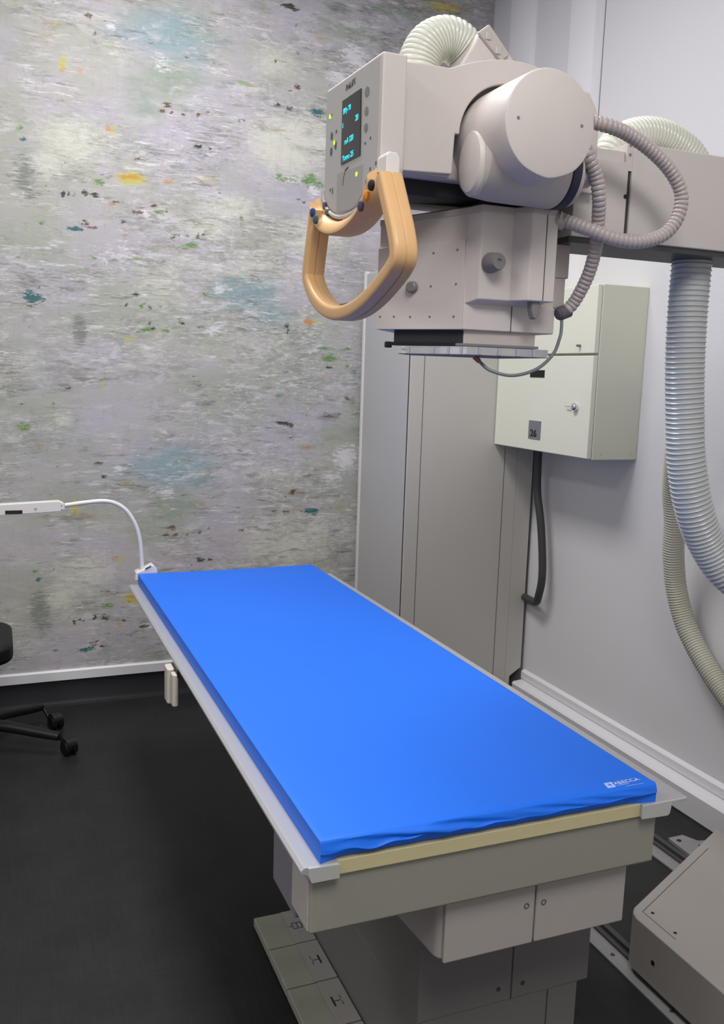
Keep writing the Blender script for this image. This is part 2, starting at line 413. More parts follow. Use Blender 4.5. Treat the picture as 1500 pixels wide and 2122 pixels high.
# painted blotches of the mural: x, z, half width, half height, colour, strength (metres on the wall)
MURAL = """
0.697,2.806,0.159,0.088,b,0.8 0.515,2.78,0.114,0.04,b,0.55 0.806,2.767,0.06,0.084,b,0.6 1.032,1.79,0.132,0.072,b,0.8 1.143,1.713,0.101,0.073,b,0.6
0.658,2.818,0.402,0.055,s,0.3 0.687,2.628,0.139,0.084,s,0.8 0.599,2.523,0.098,0.074,s,0.6 0.6,2.68,0.078,0.037,s,0.4 0.208,2.515,0.109,0.071,l,0.5
0.15,2.31,0.072,0.072,s,0.35 0.856,2.7,0.082,0.113,s,0.35 0.857,2.586,0.25,0.114,l,0.6 0.371,2.455,0.17,0.046,l,0.7 0.797,2.406,0.27,0.115,l,0.7
1.251,2.953,0.153,0.134,l,0.7 0.959,2.696,0.125,0.133,l,0.5 1.178,2.232,0.27,0.121,l,0.6 0.963,2.21,0.128,0.079,l,0.5 0.314,2.348,0.131,0.092,p,0.6
1.218,2.438,0.178,0.119,p,0.8 1.13,2.516,0.175,0.028,p,0.5 0.953,2.149,0.128,0.048,p,0.7 0.86,2.051,0.084,0.04,p,0.8 1.053,1.895,0.336,0.082,p,0.5
1.351,2.454,0.091,0.101,p,0.7 1.316,2.06,0.138,0.083,p,0.7 0.221,2.254,0.064,0.064,p,0.6 0.478,1.912,0.118,0.058,w,0.5 1.147,2.763,0.108,0.058,p,0.5
1.511,2.838,0.069,0.06,w,0.9 1.434,2.746,0.057,0.03,w,0.8 0.468,2.796,0.022,0.014,w,0.9 0.667,2.69,0.039,0.046,w,0.6 0.676,1.808,0.123,0.099,p,0.5
0.925,1.804,0.043,0.024,w,0.8 0.597,2.096,0.03,0.015,w,0.9 1.221,2.297,0.089,0.016,w,0.7 1.334,2.258,0.034,0.025,w,0.9 0.905,1.639,0.043,0.041,w,0.6
1.145,1.608,0.466,0.126,p,0.35 0.13,2.198,0.045,0.082,d,0.8 0.146,2.127,0.054,0.055,d,0.6 0.311,2.2,0.094,0.015,d,0.5 0.138,1.773,0.11,0.026,d,0.6
0.304,1.765,0.076,0.019,d,0.6 0.33,1.601,0.031,0.059,d,1 0.135,1.64,0.074,0.038,d,0.4 0.518,2.069,0.118,0.019,d,0.5 1.425,3.031,0.067,0.023,d,0.8
1.561,3.044,0.069,0.027,d,0.6 0.271,1.99,0.132,0.015,d,0.4 0.157,2.596,0.107,0.018,d,0.4 0.424,2.24,0.115,0.011,d,0.4 0.577,2.113,0.119,0.019,d,0.5
0.461,2.131,0.097,0.015,d,0.5 1.794,3.084,0.144,0.04,d,0.5 1.658,2.941,0.142,0.06,d,0.5 1.473,2.951,0.137,0.059,s,0.6 2.016,3.039,0.151,0.082,d,0.5
1.699,3.068,0.19,0.04,s,0.6 1.897,2.958,0.173,0.061,s,0.5 0.374,2.7,0.111,0.022,d,0.35 0.658,2.772,0.118,0.009,d,0.4 0.196,1.909,0.13,0.03,d,0.4
0.4,1.848,0.116,0.015,d,0.35 0.261,2.432,0.11,0.018,d,0.35 0.231,2.748,0.108,0.021,d,0.3 0.152,2.4,0.072,0.018,d,0.4 0.282,2.636,0.016,0.032,y,1
0.282,2.606,0.015,0.014,o,0.7 0.346,2.606,0.026,0.025,o,0.5 0.543,2.224,0.07,0.027,y,1 0.539,2.23,0.058,0.008,o,1 0.449,2.405,0.019,0.019,o,0.7
0.473,2.4,0.015,0.026,y,0.7 0.563,2.393,0.015,0.008,y,0.6 0.696,2.229,0.032,0.008,o,0.9 0.414,2.196,0.027,0.011,g,1 0.667,2.288,0.024,0.006,o,0.8
0.578,2.304,0.031,0.008,n,0.7 0.482,2.306,0.058,0.009,l,0.6 1.938,3.119,0.098,0.024,y,0.9 1.962,3.133,0.074,0.01,o,0.8 0.817,2.382,0.02,0.01,k,1
0.827,2.387,0.018,0.008,g,0.6 0.691,2.531,0.018,0.008,n,1 0.667,2.504,0.018,0.004,n,1 0.706,2.5,0.012,0.004,n,1 0.756,2.499,0.004,0.006,k,0.8
0.817,2.507,0.006,0.006,n,1 0.857,2.525,0.006,0.004,n,0.8 0.858,2.383,0.004,0.004,k,0.8 0.87,2.382,0.006,0.004,k,0.8 0.777,2.354,0.003,0.004,k,0.8
0.996,2.509,0.003,0.01,n,0.7 1.013,2.511,0.003,0.01,n,0.7 1.161,2.593,0.019,0.008,k,0.8 1.215,2.585,0.026,0.004,k,0.8 1.337,2.591,0.04,0.012,t,1
1.348,2.574,0.027,0.008,t,0.8 1.2,2.998,0.03,0.011,k,1 1.233,2.989,0.017,0.01,n,1 1.185,3.003,0.017,0.008,k,0.6 0.385,2.821,0.017,0.009,n,0.9
0.407,2.763,0.017,0.005,k,0.9 0.273,2.136,0.007,0.013,k,1 0.296,2.139,0.006,0.009,k,0.8 0.32,2.141,0.009,0.009,k,0.7 0.357,2.149,0.011,0.013,k,0.8
0.395,2.149,0.017,0.009,k,0.9 0.404,2.138,0.015,0.006,k,0.8 0.48,2.123,0.015,0.006,n,0.9 0.463,2.112,0.012,0.011,o,0.9 0.567,2.093,0.028,0.008,n,0.9
0.636,2.127,0.012,0.008,n,1 0.656,2.1,0.028,0.01,g,0.9 0.686,2.108,0.008,0.006,k,0.8 0.317,2.006,0.038,0.009,t,1 0.355,2.032,0.019,0.023,n,0.6
0.393,2.014,0.019,0.008,n,0.8 0.155,1.721,0.04,0.019,t,1 0.137,1.744,0.018,0.011,t,0.8 0.174,1.766,0.011,0.008,k,0.6 0.149,1.694,0.037,0.015,n,0.5
0.13,2.33,0.012,0.009,t,0.9 0.116,2.368,0.014,0.007,g,0.8 0.191,2.369,0.009,0.009,k,0.5 0.788,1.979,0.033,0.012,g,1 0.747,1.968,0.029,0.008,g,0.8
0.676,1.959,0.016,0.006,g,0.5 0.712,2.009,0.005,0.014,k,0.7 0.737,2.015,0.004,0.012,k,0.7 0.777,2.018,0.016,0.008,k,0.6 0.818,2.018,0.006,0.014,n,0.8
0.843,2.03,0.012,0.008,k,0.9 0.632,1.947,0.024,0.016,s,0.8 1.007,2.104,0.011,0.024,g,0.8 1.018,2.055,0.017,0.036,d,0.5 1.029,2.036,0.009,0.012,d,0.5
0.189,2.013,0.015,0.006,g,0.8 0.129,2.009,0.009,0.006,g,0.8 0.911,2.207,0.01,0.004,g,0.8 0.478,1.877,0.016,0.004,g,0.8 0.388,1.899,0.013,0.006,g,0.9
0.508,2.053,0.016,0.006,k,0.7 1.248,2.68,0.017,0.01,n,1 1.263,2.686,0.009,0.006,o,0.8 1.214,2.659,0.011,0.004,n,0.7 1.147,2.772,0.009,0.004,n,0.9
1.247,2.817,0.007,0.006,g,1 1.315,2.829,0.009,0.006,g,1 1.21,2.854,0.022,0.012,g,0.4 1.241,2.928,0.009,0.006,n,0.9 1.262,2.926,0.011,0.006,o,0.5
1.295,2.93,0.009,0.004,n,0.5 0.686,1.908,0.006,0.003,k,0.5 0.556,1.898,0.012,0.004,o,0.6 0.666,1.903,0.024,0.003,k,0.6 1.177,2.298,0.022,0.012,g,0.9
1.221,2.293,0.078,0.02,g,0.6 1.31,2.296,0.041,0.02,g,0.9 1.321,2.318,0.032,0.012,g,0.8 1.356,2.281,0.027,0.02,g,0.8 1.304,2.269,0.009,0.006,n,0.9
1.267,2.216,0.013,0.006,k,0.6 1.29,2.202,0.009,0.004,k,0.8 0.851,1.779,0.017,0.004,g,1 0.555,1.761,0.016,0.004,k,0.9 0.595,1.763,0.016,0.003,w,0.9
0.519,1.715,0.006,0.006,k,0.8 0.615,1.709,0.006,0.006,k,1 0.579,1.713,0.006,0.008,g,1 0.659,1.715,0.01,0.006,g,1 0.747,1.666,0.014,0.006,g,1
0.753,1.652,0.017,0.004,k,0.9 0.6,1.618,0.028,0.008,g,1 0.631,1.625,0.012,0.008,k,0.9 0.679,1.618,0.02,0.005,g,1 0.614,1.645,0.006,0.003,k,0.9
0.83,1.641,0.017,0.003,k,0.8 0.574,1.653,0.004,0.004,g,0.8 0.534,1.575,0.024,0.01,y,0.9 0.518,1.584,0.008,0.006,o,0.6 0.53,1.593,0.006,0.008,t,0.4
0.799,1.593,0.006,0.004,g,0.5 1.325,1.685,0.028,0.015,o,1 1.359,1.693,0.028,0.009,y,0.8 1.279,1.699,0.009,0.006,o,0.6 1.223,1.654,0.014,0.034,k,0.6
1.212,1.632,0.009,0.009,g,0.5 1.397,1.571,0.023,0.011,g,1 1.516,1.572,0.024,0.007,g,0.9 1.434,1.529,0.033,0.02,g,1 1.423,1.487,0.021,0.007,k,1
1.518,1.499,0.014,0.011,g,0.9 1.555,1.471,0.024,0.013,t,0.6 1.406,1.445,0.033,0.003,o,0.7 1.535,1.337,0.049,0.031,d,0.6 1.523,1.348,0.019,0.009,k,0.7
1.183,1.348,0.02,0.009,k,0.7 1.195,1.352,0.016,0.009,g,0.9 1.168,1.326,0.007,0.009,o,0.6 1.334,1.315,0.023,0.009,o,0.7 1.434,1.264,0.038,0.013,n,0.5
1.477,1.273,0.024,0.011,k,0.6 1.335,1.267,0.028,0.003,n,0.5 1.197,1.23,0.023,0.009,k,0.9 1.238,1.226,0.018,0.004,n,0.8 1.249,1.16,0.009,0.007,n,0.9
1.244,1.167,0.019,0.003,g,0.6 0.418,1.376,0.012,0.048,y,0.6 0.26,1.377,0.027,0.008,d,0.9 0.278,1.367,0.019,0.004,k,0.7 0.099,1.3,0.015,0.008,t,0.4
0.532,1.332,0.028,0.003,k,0.5 0.961,1.358,0.022,0.006,s,0.5 0.22,1.297,0.011,0.024,g,0.4 0.106,1.202,0.026,0.024,g,0.7 0.087,1.192,0.015,0.01,y,0.6
0.139,1.173,0.006,0.012,g,0.7 0.123,1.133,0.056,0.008,n,0.4 0.234,1.042,0.015,0.01,k,0.5 0.078,1.129,0.015,0.028,o,0.4 1.327,1.616,0.093,0.423,w,0.35
0.185,1.39,0.113,0.078,l,0.4 0.353,1.234,0.118,0.024,d,0.35 0.131,1.467,0.074,0.058,p,0.4 0.257,1.233,0.038,0.032,p,0.6 1.466,1.644,0.071,0.13,d,0.35
1.518,1.492,0.06,0.263,d,0.3 1.507,0.244,0.152,0.192,d,0.3 1.522,2.474,0.141,0.122,p,0.4
"""
def build_mural():
    h = 0.011; x0, x1, z0, z1 = -0.3, RX, 0.155, CH
    nx, nz = int((x1-x0)/h), int((z1-z0)/h)
    X, Z = np.meshgrid(np.linspace(x0, x1, nx), np.linspace(z0, z1, nz))
    ch = {k: np.zeros(X.shape) for k in 'bslpdywgtnko'}
    rs = np.random.RandomState(2)
    ent = []
    for e in MURAL.split():
        a = e.split(','); v = [float(q) for q in a[:4]]+[a[4], float(a[5])]; ent.append(v)
    for (x, z, rx, rz, k, s) in list(ent):
        if z-1.77 < 1.33: ent.append([x+0.016, z-1.77, rx, rz, k, s])
    for (x, z, rx, rz, k, s) in ent:
        rx = max(rx, 0.009); rz = max(rz, 0.007)
        if k in 'bslp': rx *= 1.15; rz *= 1.15
        d = ((X-x)/rx)**2+((Z-z)/rz)**2
        ch[k] = np.maximum(ch[k], s*np.exp(-d*0.75))
    me = bpy.data.meshes.new('wall_back')
    n = nx*nz; co = np.stack([X.ravel(), np.full(n, BY), Z.ravel()], 1).astype('f')
    i = np.arange(nx*nz).reshape(nz, nx)
    q = np.stack([i[:-1, :-1].ravel(), i[:-1, 1:].ravel(), i[1:, 1:].ravel(), i[1:, :-1].ravel()], 1)
    extra = np.array([(-2.4, BY, 0), (-0.3, BY, 0), (-0.3, BY, CH), (-2.4, BY, CH), (-2.4, BY+0.1, 0), (RX, BY+0.1, 0), (RX, BY+0.1, CH), (-2.4, BY+0.1, CH), (-0.3, BY, 0.155), (RX, BY, 0.155), (RX, BY, 0)], 'f')
    allco = np.concatenate([co, extra]); e = n
    faces = [tuple(f) for f in q.tolist()]+[(e, e+1, e+2, e+3), (e+5, e+4, e+7, e+6), (e+1, e+10, e+9, e+8)]
    me.from_pydata(allco.tolist(), [], faces)
    for nm, ks in (('paint_a', 'bslo'), ('paint_b', 'pdyw'), ('paint_c', 'gtnk')):
        at = me.color_attributes.new(nm, 'FLOAT_COLOR', 'POINT')
        arr = np.zeros((len(allco), 4), 'f')
        for j, k in enumerate(ks): arr[:n, j] = ch[k].ravel()
        at.data.foreach_set('color', arr.ravel())
    me.materials.append(M_mural)
    o = bpy.data.objects.new('wall_back', me); C.objects.link(o); struct(o)
build_mural()
# white strip and black vinyl cove under the mural
bm = new(); prism(bm, [(3.915, 0.112), (3.915, 0.150), (3.92, 0.156), (3.93, 0.156), (3.93, 0.112)], 'x', -2.4, 1.57); struct(finish(bm, 'trim_1', M_trim))
bm = new()
prism(bm, [(3.928, 0.112), (3.928, 0.02), (3.921, 0.006), (3.90, 0.0005), (3.93, 0.0)], 'x', -2.4, 1.57); struct(finish(bm, 'baseboard_back', M_cove))
# trunking along the right wall above the floor
bm = new()
prism(bm, [(2.2, 0.0), (2.155, 0.0), (2.15, 0.006), (2.138, 0.096), (2.145, 0.104), (2.188, 0.108), (2.188, 0.112), (2.184, 0.116), (2.184, 0.146), (2.190, 0.152), (2.2, 0.156)], 'y', -2.0, 3.348)
struct(finish(bm, 'trim_2', M_trim, ang=30))
# two vertical cover profiles on the right wall
def vertical_cover(nm, ya, yb, d):
    bm = new()
    prism(bm, [(2.2, yb+0.012), (2.2-d*0.5, yb), (2.2-d, yb-0.012), (2.2-d, ya+0.05), (2.2-d*0.55, ya+0.01), (2.2, ya)], 'z', 1.83, CH)
    return struct(finish(bm, nm, M_trim, ang=20))
vertical_cover('trim_3', 3.56, 3.74, 0.03)
vertical_cover('trim_4', 3.10, 3.27, 0.03)
bm = new(); box(bm, 2.1985, 2.2, 3.068, 3.072, 1.83, CH); struct(finish(bm, 'trim_5', M_knob, smooth=False))

# ================================================================== GENERATOR CABINET
t = thing('generator_cabinet', 'tall beige steel cabinet standing in the corner beside the mural', 'cabinet', (1.88, 3.62, 0))
cx0, cx1, cy0, cy1, ct = 1.572, 2.17, 3.352, 3.86, 1.92
bm = new()
# side panel facing the room, with a notch over the wall trunking
prism(bm, [(cx0, 0.03), (cx0, ct), (cx1+0.012, ct), (cx1+0.012, 0.165), (2.125, 0.128), (2.125, 0.03)], 'y', cy0, cy0+0.02)
finish(bm, 'side_panel', M_cab, t, bevel=0.0015)
bm = new(); box(bm, cx0+0.012, 2.10, cy0+0.018, cy1, 0.03, ct-0.004); finish(bm, 'body', M_cab, t)
bm = new(); box(bm, cx0, cx0+0.02, cy0+0.004, cy1, 0.05, ct-0.01); finish(bm, 'door', M_cabd, t, bevel=0.006)
bm = new(); box(bm, cx0-0.004, cx0+0.02, cy1, cy1+0.022, 0.03, ct); finish(bm, 'corner_strip', M_white, t, bevel=0.002)
for x in (1.632, 2.036):
    bm = new(); box(bm, x, x+0.0022, cy0-0.0006, cy0+0.001, 0.03, ct); finish(bm, 'panel_seam', M_gap, t)
bm = new(); box(bm, 2.099, 2.1005, cy0-0.0003, cy0+0.001, 0.03, ct); finish(bm, 'panel_seam', M_panel2, t)
bm = new(); box(bm, cx0+0.03, 2.09, cy0+0.04, cy1, 0.0, 0.03); finish(bm, 'plinth', M_dark, t)

# ================================================================== ELECTRICAL BOX
t = thing('electrical_box', 'ivory two-door electrical box mounted high on the right wall', 'electrical box', (2.09, 3.02, 1.178))
bm = new(); box(bm, 2.0, 2.2, 2.69, 3.35, 1.178, 1.803); finish(bm, 'body', M_box, t, bevel=0.003)
for a, b in ((1.182, 1.552), (1.560, 1.801)):
    bm = new(); box(bm, 1.978, 1.9985, 2.692, 3.348, a, b); d = finish(bm, 'door', M_boxd, t, bevel=0.003)
    bm = new()
    zl = 1.366 if a < 1.3 else 1.588
    rr = 0.0145 if a < 1.3 else 0.005
    rev(bm, (1.978, 2.775, zl), (-1, 0, 0), [(0, rr), (0.008, rr), (0.014, rr*0.9), (0.018, rr*0.6), (0.020, 0)], 20)
    if a < 1.3: box(bm, 1.966, 1.969, 2.80, 2.83, zl-0.0015, zl+0.0015)
    finish(bm, 'lock', M_chrome if a < 1.3 else M_knob, d)
    if a < 1.3:
        bm = new(); box(bm, 1.9758, 1.978, 2.995, 3.095, 1.470, 1.498); npl = finish(bm, 'name_plate', M_black, d)
        bm = new(); box(bm, 1.9750, 1.978, 2.998, 3.082, 1.228, 1.300); finish(bm, 'number_plate', M_plate, d)
bm = new(); box(bm, 2.02, 2.2, 2.80, 3.3, 1.803, 1.812); finish(bm, 'top_flange', M_box, t, bevel=0.002)
for y, z in ((2.69, 1.24),):
    for x in (2.04, 2.17):
        bm = new(); rev(bm, (x, 2.69, 1.20), (0, -1, 0), [(0, 0.004), (0.001, 0.003)], 12); finish(bm, 'screw', M_cream, t)
pl_ = text_obj('26', 'number_print', M_symbol, t, (1.9745, 3.067, 1.238), (0, -1, 0), (0, 0, 1), 0.038, bold=0.03, sx=1.2)
text_obj('H', 'number_print', M_panel2, t, (1.9745, 3.052, 1.276), (0, -1, 0), (0, 0, 1), 0.016)

bm = new()
cable_p = [(2.12, 3.22, 1.178), (2.12, 3.22, 1.12), (2.12, 3.21, 0.99), (2.13, 3.185, 0.86), (2.135, 3.165, 0.72), (2.135, 3.158, 0.62), (2.138, 3.180, 0.540), (2.158, 3.225, 0.503), (2.172, 3.29, 0.494), (2.179, 3.351, 0.494)]
tube(bm, cable_p, 0.0165, 20)
tag(finish(bm, 'power_cable', M_cable), 'thick dark grey cable hanging in a loop below the ivory electrical box', 'cable')

# ================================================================== X-RAY TABLE
t = thing('xray_table', 'grey x-ray table with floating top carrying the blue mattress', 'table', (0.82, 1.9, 0))
TZ = 0.680
bm = new(); box(bm, 0.492, 1.100, 1.256, 3.235, 0.655, TZ); finish(bm, 'table_top', M_cream, t, bevel=0.001)
def side_rail(sgn):
    bm = new()
    if sgn < 0: P = [(0.428, 0.676), (0.428, 0.671), (0.437, 0.668), (0.441, 0.660), (0.446, 0.654), (0.492, 0.654), (0.492, 0.6802), (0.455, 0.6802), (0.434, 0.6812)]
    else: P = [(1.100, 0.654), (1.158, 0.654), (1.164, 0.658), (1.170, 0.675), (1.202, 0.675), (1.207, 0.678), (1.206, 0.6805), (1.200, 0.682), (1.158, 0.6808), (1.100, 0.6802)]
    prism(bm, P, 'y', 1.250, 3.238)
    return finish(bm, 'side_rail', M_alu, t, bevel=0.001)
side_rail(-1); side_rail(1)
bm = new(); prism(bm, [(0.440, 0.668), (0.446, 0.654), (0.494, 0.654), (0.494, 0.679), (0.440, 0.681)], 'y', 1.2465, 1.2505); finish(bm, 'end_cap', M_alup, t, bevel=0.0008)
bm = new(); prism(bm, [(1.098, 0.654), (1.158, 0.652), (1.163, 0.656), (1.165, 0.668), (1.166, 0.677), (1.200, 0.678), (1.200, 0.682), (1.098, 0.681)], 'y', 1.2465, 1.2505); finish(bm, 'end_cap', M_alup, t, bevel=0.0008)
# cross carrier under the near end
bm = new(); box(bm, 0.449, 1.146, 1.262, 1.356, 0.552, 0.6535); finish(bm, 'cross_carrier', M_under, t, bevel=0.006, seg=3)
bm = new(); box(bm, 0.4475, 0.4495, 1.268, 1.352, 0.556, 0.650); finish(bm, 'carrier_side_cover', M_side, t, bevel=0.001)
bm = new(); box(bm, 0.456, 1.13, 1.358, 1.492, 0.522, 0.6535); finish(bm, 'carrier_side_cover', M_lil, t, bevel=0.003)
# film drawer housing with two doors
bm = new()
def flare(x, y, z): return (x-0.08*(y-1.29) if x < 0.9 else x, y, z)
prism(bm, rrect(0.40, 0.50, 0.02, 4), 'z', 0.422, 0.546, fn=lambda x, y, z: flare(x+0.905, y+1.541, z))
hd = finish(bm, 'drawer_housing', M_draw, t, bevel=0.008, seg=3)
for a, b, sx in ((0.712, 0.8985, 0.880), (0.9015, 1.104, 0.917)):
    bm = new(); box(bm, a, b, 1.284, 1.292, 0.423, 0.5465); d = finish(bm, 'drawer_front', M_draw, t, bevel=0.004, seg=3)
    bm = new(); rev(bm, (sx, 1.2845, 0.502), (0, -1, 0), [(0, 0.0058), (0.0012, 0.0058), (0.0014, 0.0038), (0.0004, 0.0030), (0.0004, 0)], 20); finish(bm, 'screw', M_print, d)
# pedestal
bm = new(); box(bm, 0.726, 1.123, 1.40, 2.10, 0.215, 0.54); finish(bm, 'pedestal_column', M_ped, t, bevel=0.002)
bm = new(); box(bm, 0.726, 1.099, 1.402, 2.10, 0.0, 0.2148); finish(bm, 'pedestal_base', M_ped, t, bevel=0.002)
for x, z0, z1 in ((0.934, 0.216, 0.42),):
    bm = new(); box(bm, x, x+0.0025, 1.3990, 1.4005, z0, z1); finish(bm, 'panel_seam', M_gap, t)
bm = new(); box(bm, 1.024, 1.0265, 1.4010, 1.4025, 0.0, 0.213); finish(bm, 'panel_seam', M_gap, t)
for x in (0.905, 0.962):
    bm = new(); rev(bm, (x, 1.40, 0.245), (0, -1, 0), [(0, 0.005), (0.001, 0.005), (0.001, 0.003), (0, 0)], 14); finish(bm, 'screw', M_gap, t)
# foot pedals
def edge_strip(bm, p0, p1, wd, z):
    a, b = Vector(p0+(z,)), Vector(p1+(z,)); n = Vector((0, 0, 1)).cross((b-a).normalized())*wd/2
    vs = [bm.verts.new(q) for q in (a-n, b-n, b+n, a+n)]; ws = [bm.verts.new(v.co+Vector((0, 0, 0.0006))) for v in vs]
    bm.faces.new(ws); bm.faces.new(vs[::-1])
    for i in range(4): bm.faces.new((vs[i], vs[(i+1) % 4], ws[(i+1) % 4], ws[i]))
for k, (ya, yb) in enumerate(((1.972, 2.110), (1.818, 1.968), (1.664, 1.814), (1.510, 1.660))):
    bm = new(); box(bm, 0.594, 0.668, ya, yb, 0.006, 0.030); pd = finish(bm, 'foot_pedal', M_pedal, t, bevel=0.003)
    bm = new(); box(bm, 0.667, 0.722, ya, yb, 0.006, 0.0305); finish(bm, 'pedal_strip', M_pedal2, pd, bevel=0.001)
    bm = new(); yc = (ya+yb)/2; z = 0.0305; xc = 0.692
    if k == 0:
        for a, b in (((xc-0.012, yc-0.012), (xc+0.012, yc-0.012)), ((xc+0.012, yc-0.012), (xc+0.012, yc+0.012)), ((xc+0.012, yc+0.012), (xc-0.012, yc+0.012)), ((xc-0.012, yc+0.012), (xc-0.012, yc-0.012)), ((xc-0.022, yc), (xc-0.012, yc)), ((xc+0.012, yc), (xc+0.022, yc))):
            edge_strip(bm, a, b, 0.0016, z)
        for q in (-0.005, 0.005): edge_strip(bm, (xc-0.002, yc+q), (xc+0.002, yc+q), 0.004, z)
    else:
        sgn = 1 if k == 1 else -1
        edge_strip(bm, (xc+0.010*sgn, yc-0.016), (xc+0.010*sgn, yc+0.016), 0.004, z)
        edge_strip(bm, (xc-0.010*sgn, yc-0.016), (xc-0.010*sgn, yc-0.004), 0.0013, z); edge_strip(bm, (xc-0.010*sgn, yc+0.004), (xc-0.010*sgn, yc+0.016), 0.0013, z)
        edge_strip(bm, (xc-0.008, yc), (xc+0.008, yc), 0.0016, z)
    finish(bm, 'pedal_symbol', M_symbol, pd, smooth=False)
bm = new(); box(bm, 0.60, 0.722, 1.50, 2.112, 0.0, 0.008); finish(bm, 'pedal_plate', M_dark, t)

# ------------------------------------------------------------------ mattress
def mattress():
    x0, x1, y0, y1, z0, z1 = 0.462, 1.132, 1.254, 3.244, 0.6812, 0.7185
    bm = new()
    rs = np.random.RandomState(7); ph = rs.rand(14)*6.28; fr = rs.uniform(18, 75, 14); am = rs.rand(14)
    def wv(x): return sum(am[i]*math.sin(fr[i]*x+ph[i]) for i in range(14))/4.0
    nx, ny = 170, 150
    ys = [y0+(y1-y0)*(j/ny)**1.6 for j in range(ny+1)]; xs = [x0+(x1-x0)*i/nx for i in range(nx+1)]
    # cross rows: near face bottom -> near face seam -> top edge -> top rows -> far face
    rows = []
    def seam(x):   # hanging edge of the upper cover
        u = (x-x0)/(x1-x0)
        return z0+0.0165+0.0035*wv(x*1.3+1)*(0.3+min(1, 1.2*(1-u)))+0.010*max(0, u-0.7)**1.0
    lowr = []
    for s in range(5): lowr.append([(x, y0-0.001+0.0135*min(1, (x-x0)*25+0.05, (x1-x)*14+0.05), z0+(seam(x)-0.0008-z0)*s/4) for x in xs])
    rows += lowr
    for s in range(9):
        f = s/8; row = []
        for x in xs:
            u = (x-x0)/(x1-x0); fade = min(1, (1.15-u)*1.2)*min(1, u*14)*min(1, (1-u)*14)
            zz = seam(x)+(z1-0.0035-seam(x))*f
            wr = 0.0075*fade*wv(x+0.10*f)*math.sin(math.pi*min(1, 0.15+f*0.85))
            yy = y0-0.0025*(1-f)+0.002*f*f+wr
            if s == 0: yy = y0-0.0030
            row.append((x, yy, zz))
        rows.append(row)
    for dz, dy in ((-0.0012, 0.004), (-0.0003, 0.0075)):
        rows.append([(x, y0+dy+0.0016*wv(x)*min(1, (1.1-(x-x0)/(x1-x0))), z1+dz) for x in xs])
    def top(x, y):
        u = (x-x0)/(x1-x0); v = (y-y0)/(y1-y0)
        e = min(u, 1-u); dome = 0.0012*math.sin(math.pi*u)
        far = 0.003*math.sin(math.pi*u)*max(0, v-0.9)*10
        return z1+dome*0.5-0.0016*max(0, 1-e/0.012)**2 - far*0.9 + 0.0022*math.exp(-((y-1.30)/0.03)**2)*wv(x*0.9)*max(0, 1-u*1.1)*0.6
    for y in ys[1:]:
        if y-y0 < 0.012: continue
        rows.append([(x, y, top(x, y)) for x in xs])
    rows.append([(x, y1+0.002, z1-0.012) for x in xs]); rows.append([(x, y1+0.001, z0) for x in xs])
    V = [[bm.verts.new(c) for c in r] for r in rows]
    for a, b in zip(V, V[1:]):
        for i in range(nx): bm.faces.new((a[i], a[i+1], b[i+1], b[i]))
    # long sides
    for i in (0, nx):
        edge = [r[i] for r in V]
        bm.faces.new(edge if i else edge[::-1])
    bm.faces.new([V[0][i] for i in range(nx+1)]+[V[-1][i] for i in range(nx, -1, -1)])
    bmesh.ops.dissolve_degenerate(bm, edges=bm.edges, dist=1e-7)
    o = finish(bm, 'examination_mattress', M_blue, ang=40)
    return tag(o, 'bright blue coated mattress lying on top of the x-ray table', 'mattress')
mt = mattress()
LZ = 0.7192
bm = new(); prism(bm, [(1.028, 1.264), (1.046, 1.264), (1.050, 1.283), (1.032, 1.283)], 'z', LZ-0.0006, LZ+0.0003); mk_ = finish(bm, 'logo_mark', M_logo, mt, smooth=False)
bm = new(); box(bm, 1.035, 1.0435, 1.2732, 1.2748, LZ, LZ+0.0006); box(bm, 1.0385, 1.0402, 1.269, 1.279, LZ, LZ+0.0006); finish(bm, 'logo_cross', M_blue, mk_, smooth=False)
text_obj('ABECCA', 'logo_lettering', M_logo, mt, (1.0505, 1.2715, LZ), (1, 0.02, 0), (0.0, 1, 0), 0.0155, bold=0.035, sx=0.98)
text_obj('RADIOLOGY', 'logo_lettering', M_logo, mt, (1.0505, 1.2655, LZ), (1, 0.02, 0), (0, 1, 0), 0.0055, sx=0.9)
bm = new(); box(bm, 1.064, 1.105, 1.2595, 1.2603, LZ-0.0003, LZ+0.0003); finish(bm, 'logo_line', M_logo, mt, smooth=False)

# ------------------------------------------------------------------ gooseneck arm at the far end
t = thing('gooseneck_arm', 'white gooseneck arm with a bar, clamped at the far left end of the table', 'gooseneck arm', (0.50, 3.27, 0.68))
bm = new(); tube(bm, [(0.480, 3.27, 0.70), (0.479, 3.27, 0.76), (0.473, 3.27, 0.835), (0.458, 3.27, 0.893), (0.428, 3.27, 0.945), (0.392, 3.27, 0.973), (0.350, 3.27, 0.984), (0.29, 3.27, 0.981), (0.215, 3.27, 0.972)], 0.0078, 16); finish(bm, 'flexible_neck', M_white, t)
bm = new(); prism(bm, [(-0.10, 0.940), (-0.10, 0.978), (0.195, 0.990), (0.212, 0.981), (0.214, 0.962), (0.200, 0.954)], 'y', 3.25, 3.29); bar = finish(bm, 'bar', M_white, t, bevel=0.002)
bm = new(); box(bm, 0.02, 0.075, 3.2485, 3.251, 0.9495, 0.962); finish(bm, 'bar_label', M_symbol, bar)
bm = new(); rev(bm, (0.118, 3.25, 0.967), (0, -1, 0), [(0, 0.005), (0.002, 0.004), (0.002, 0)], 14); finish(bm, 'screw', M_alup, bar)
for z in (0.964, 0.978):
    bm = new(); rev(bm, (0.203, 3.2505, z-0.004), (0, -1, 0), [(0, 0.0018), (0.001, 0.0018)], 8); finish(bm, 'rivet', M_symbol, bar)
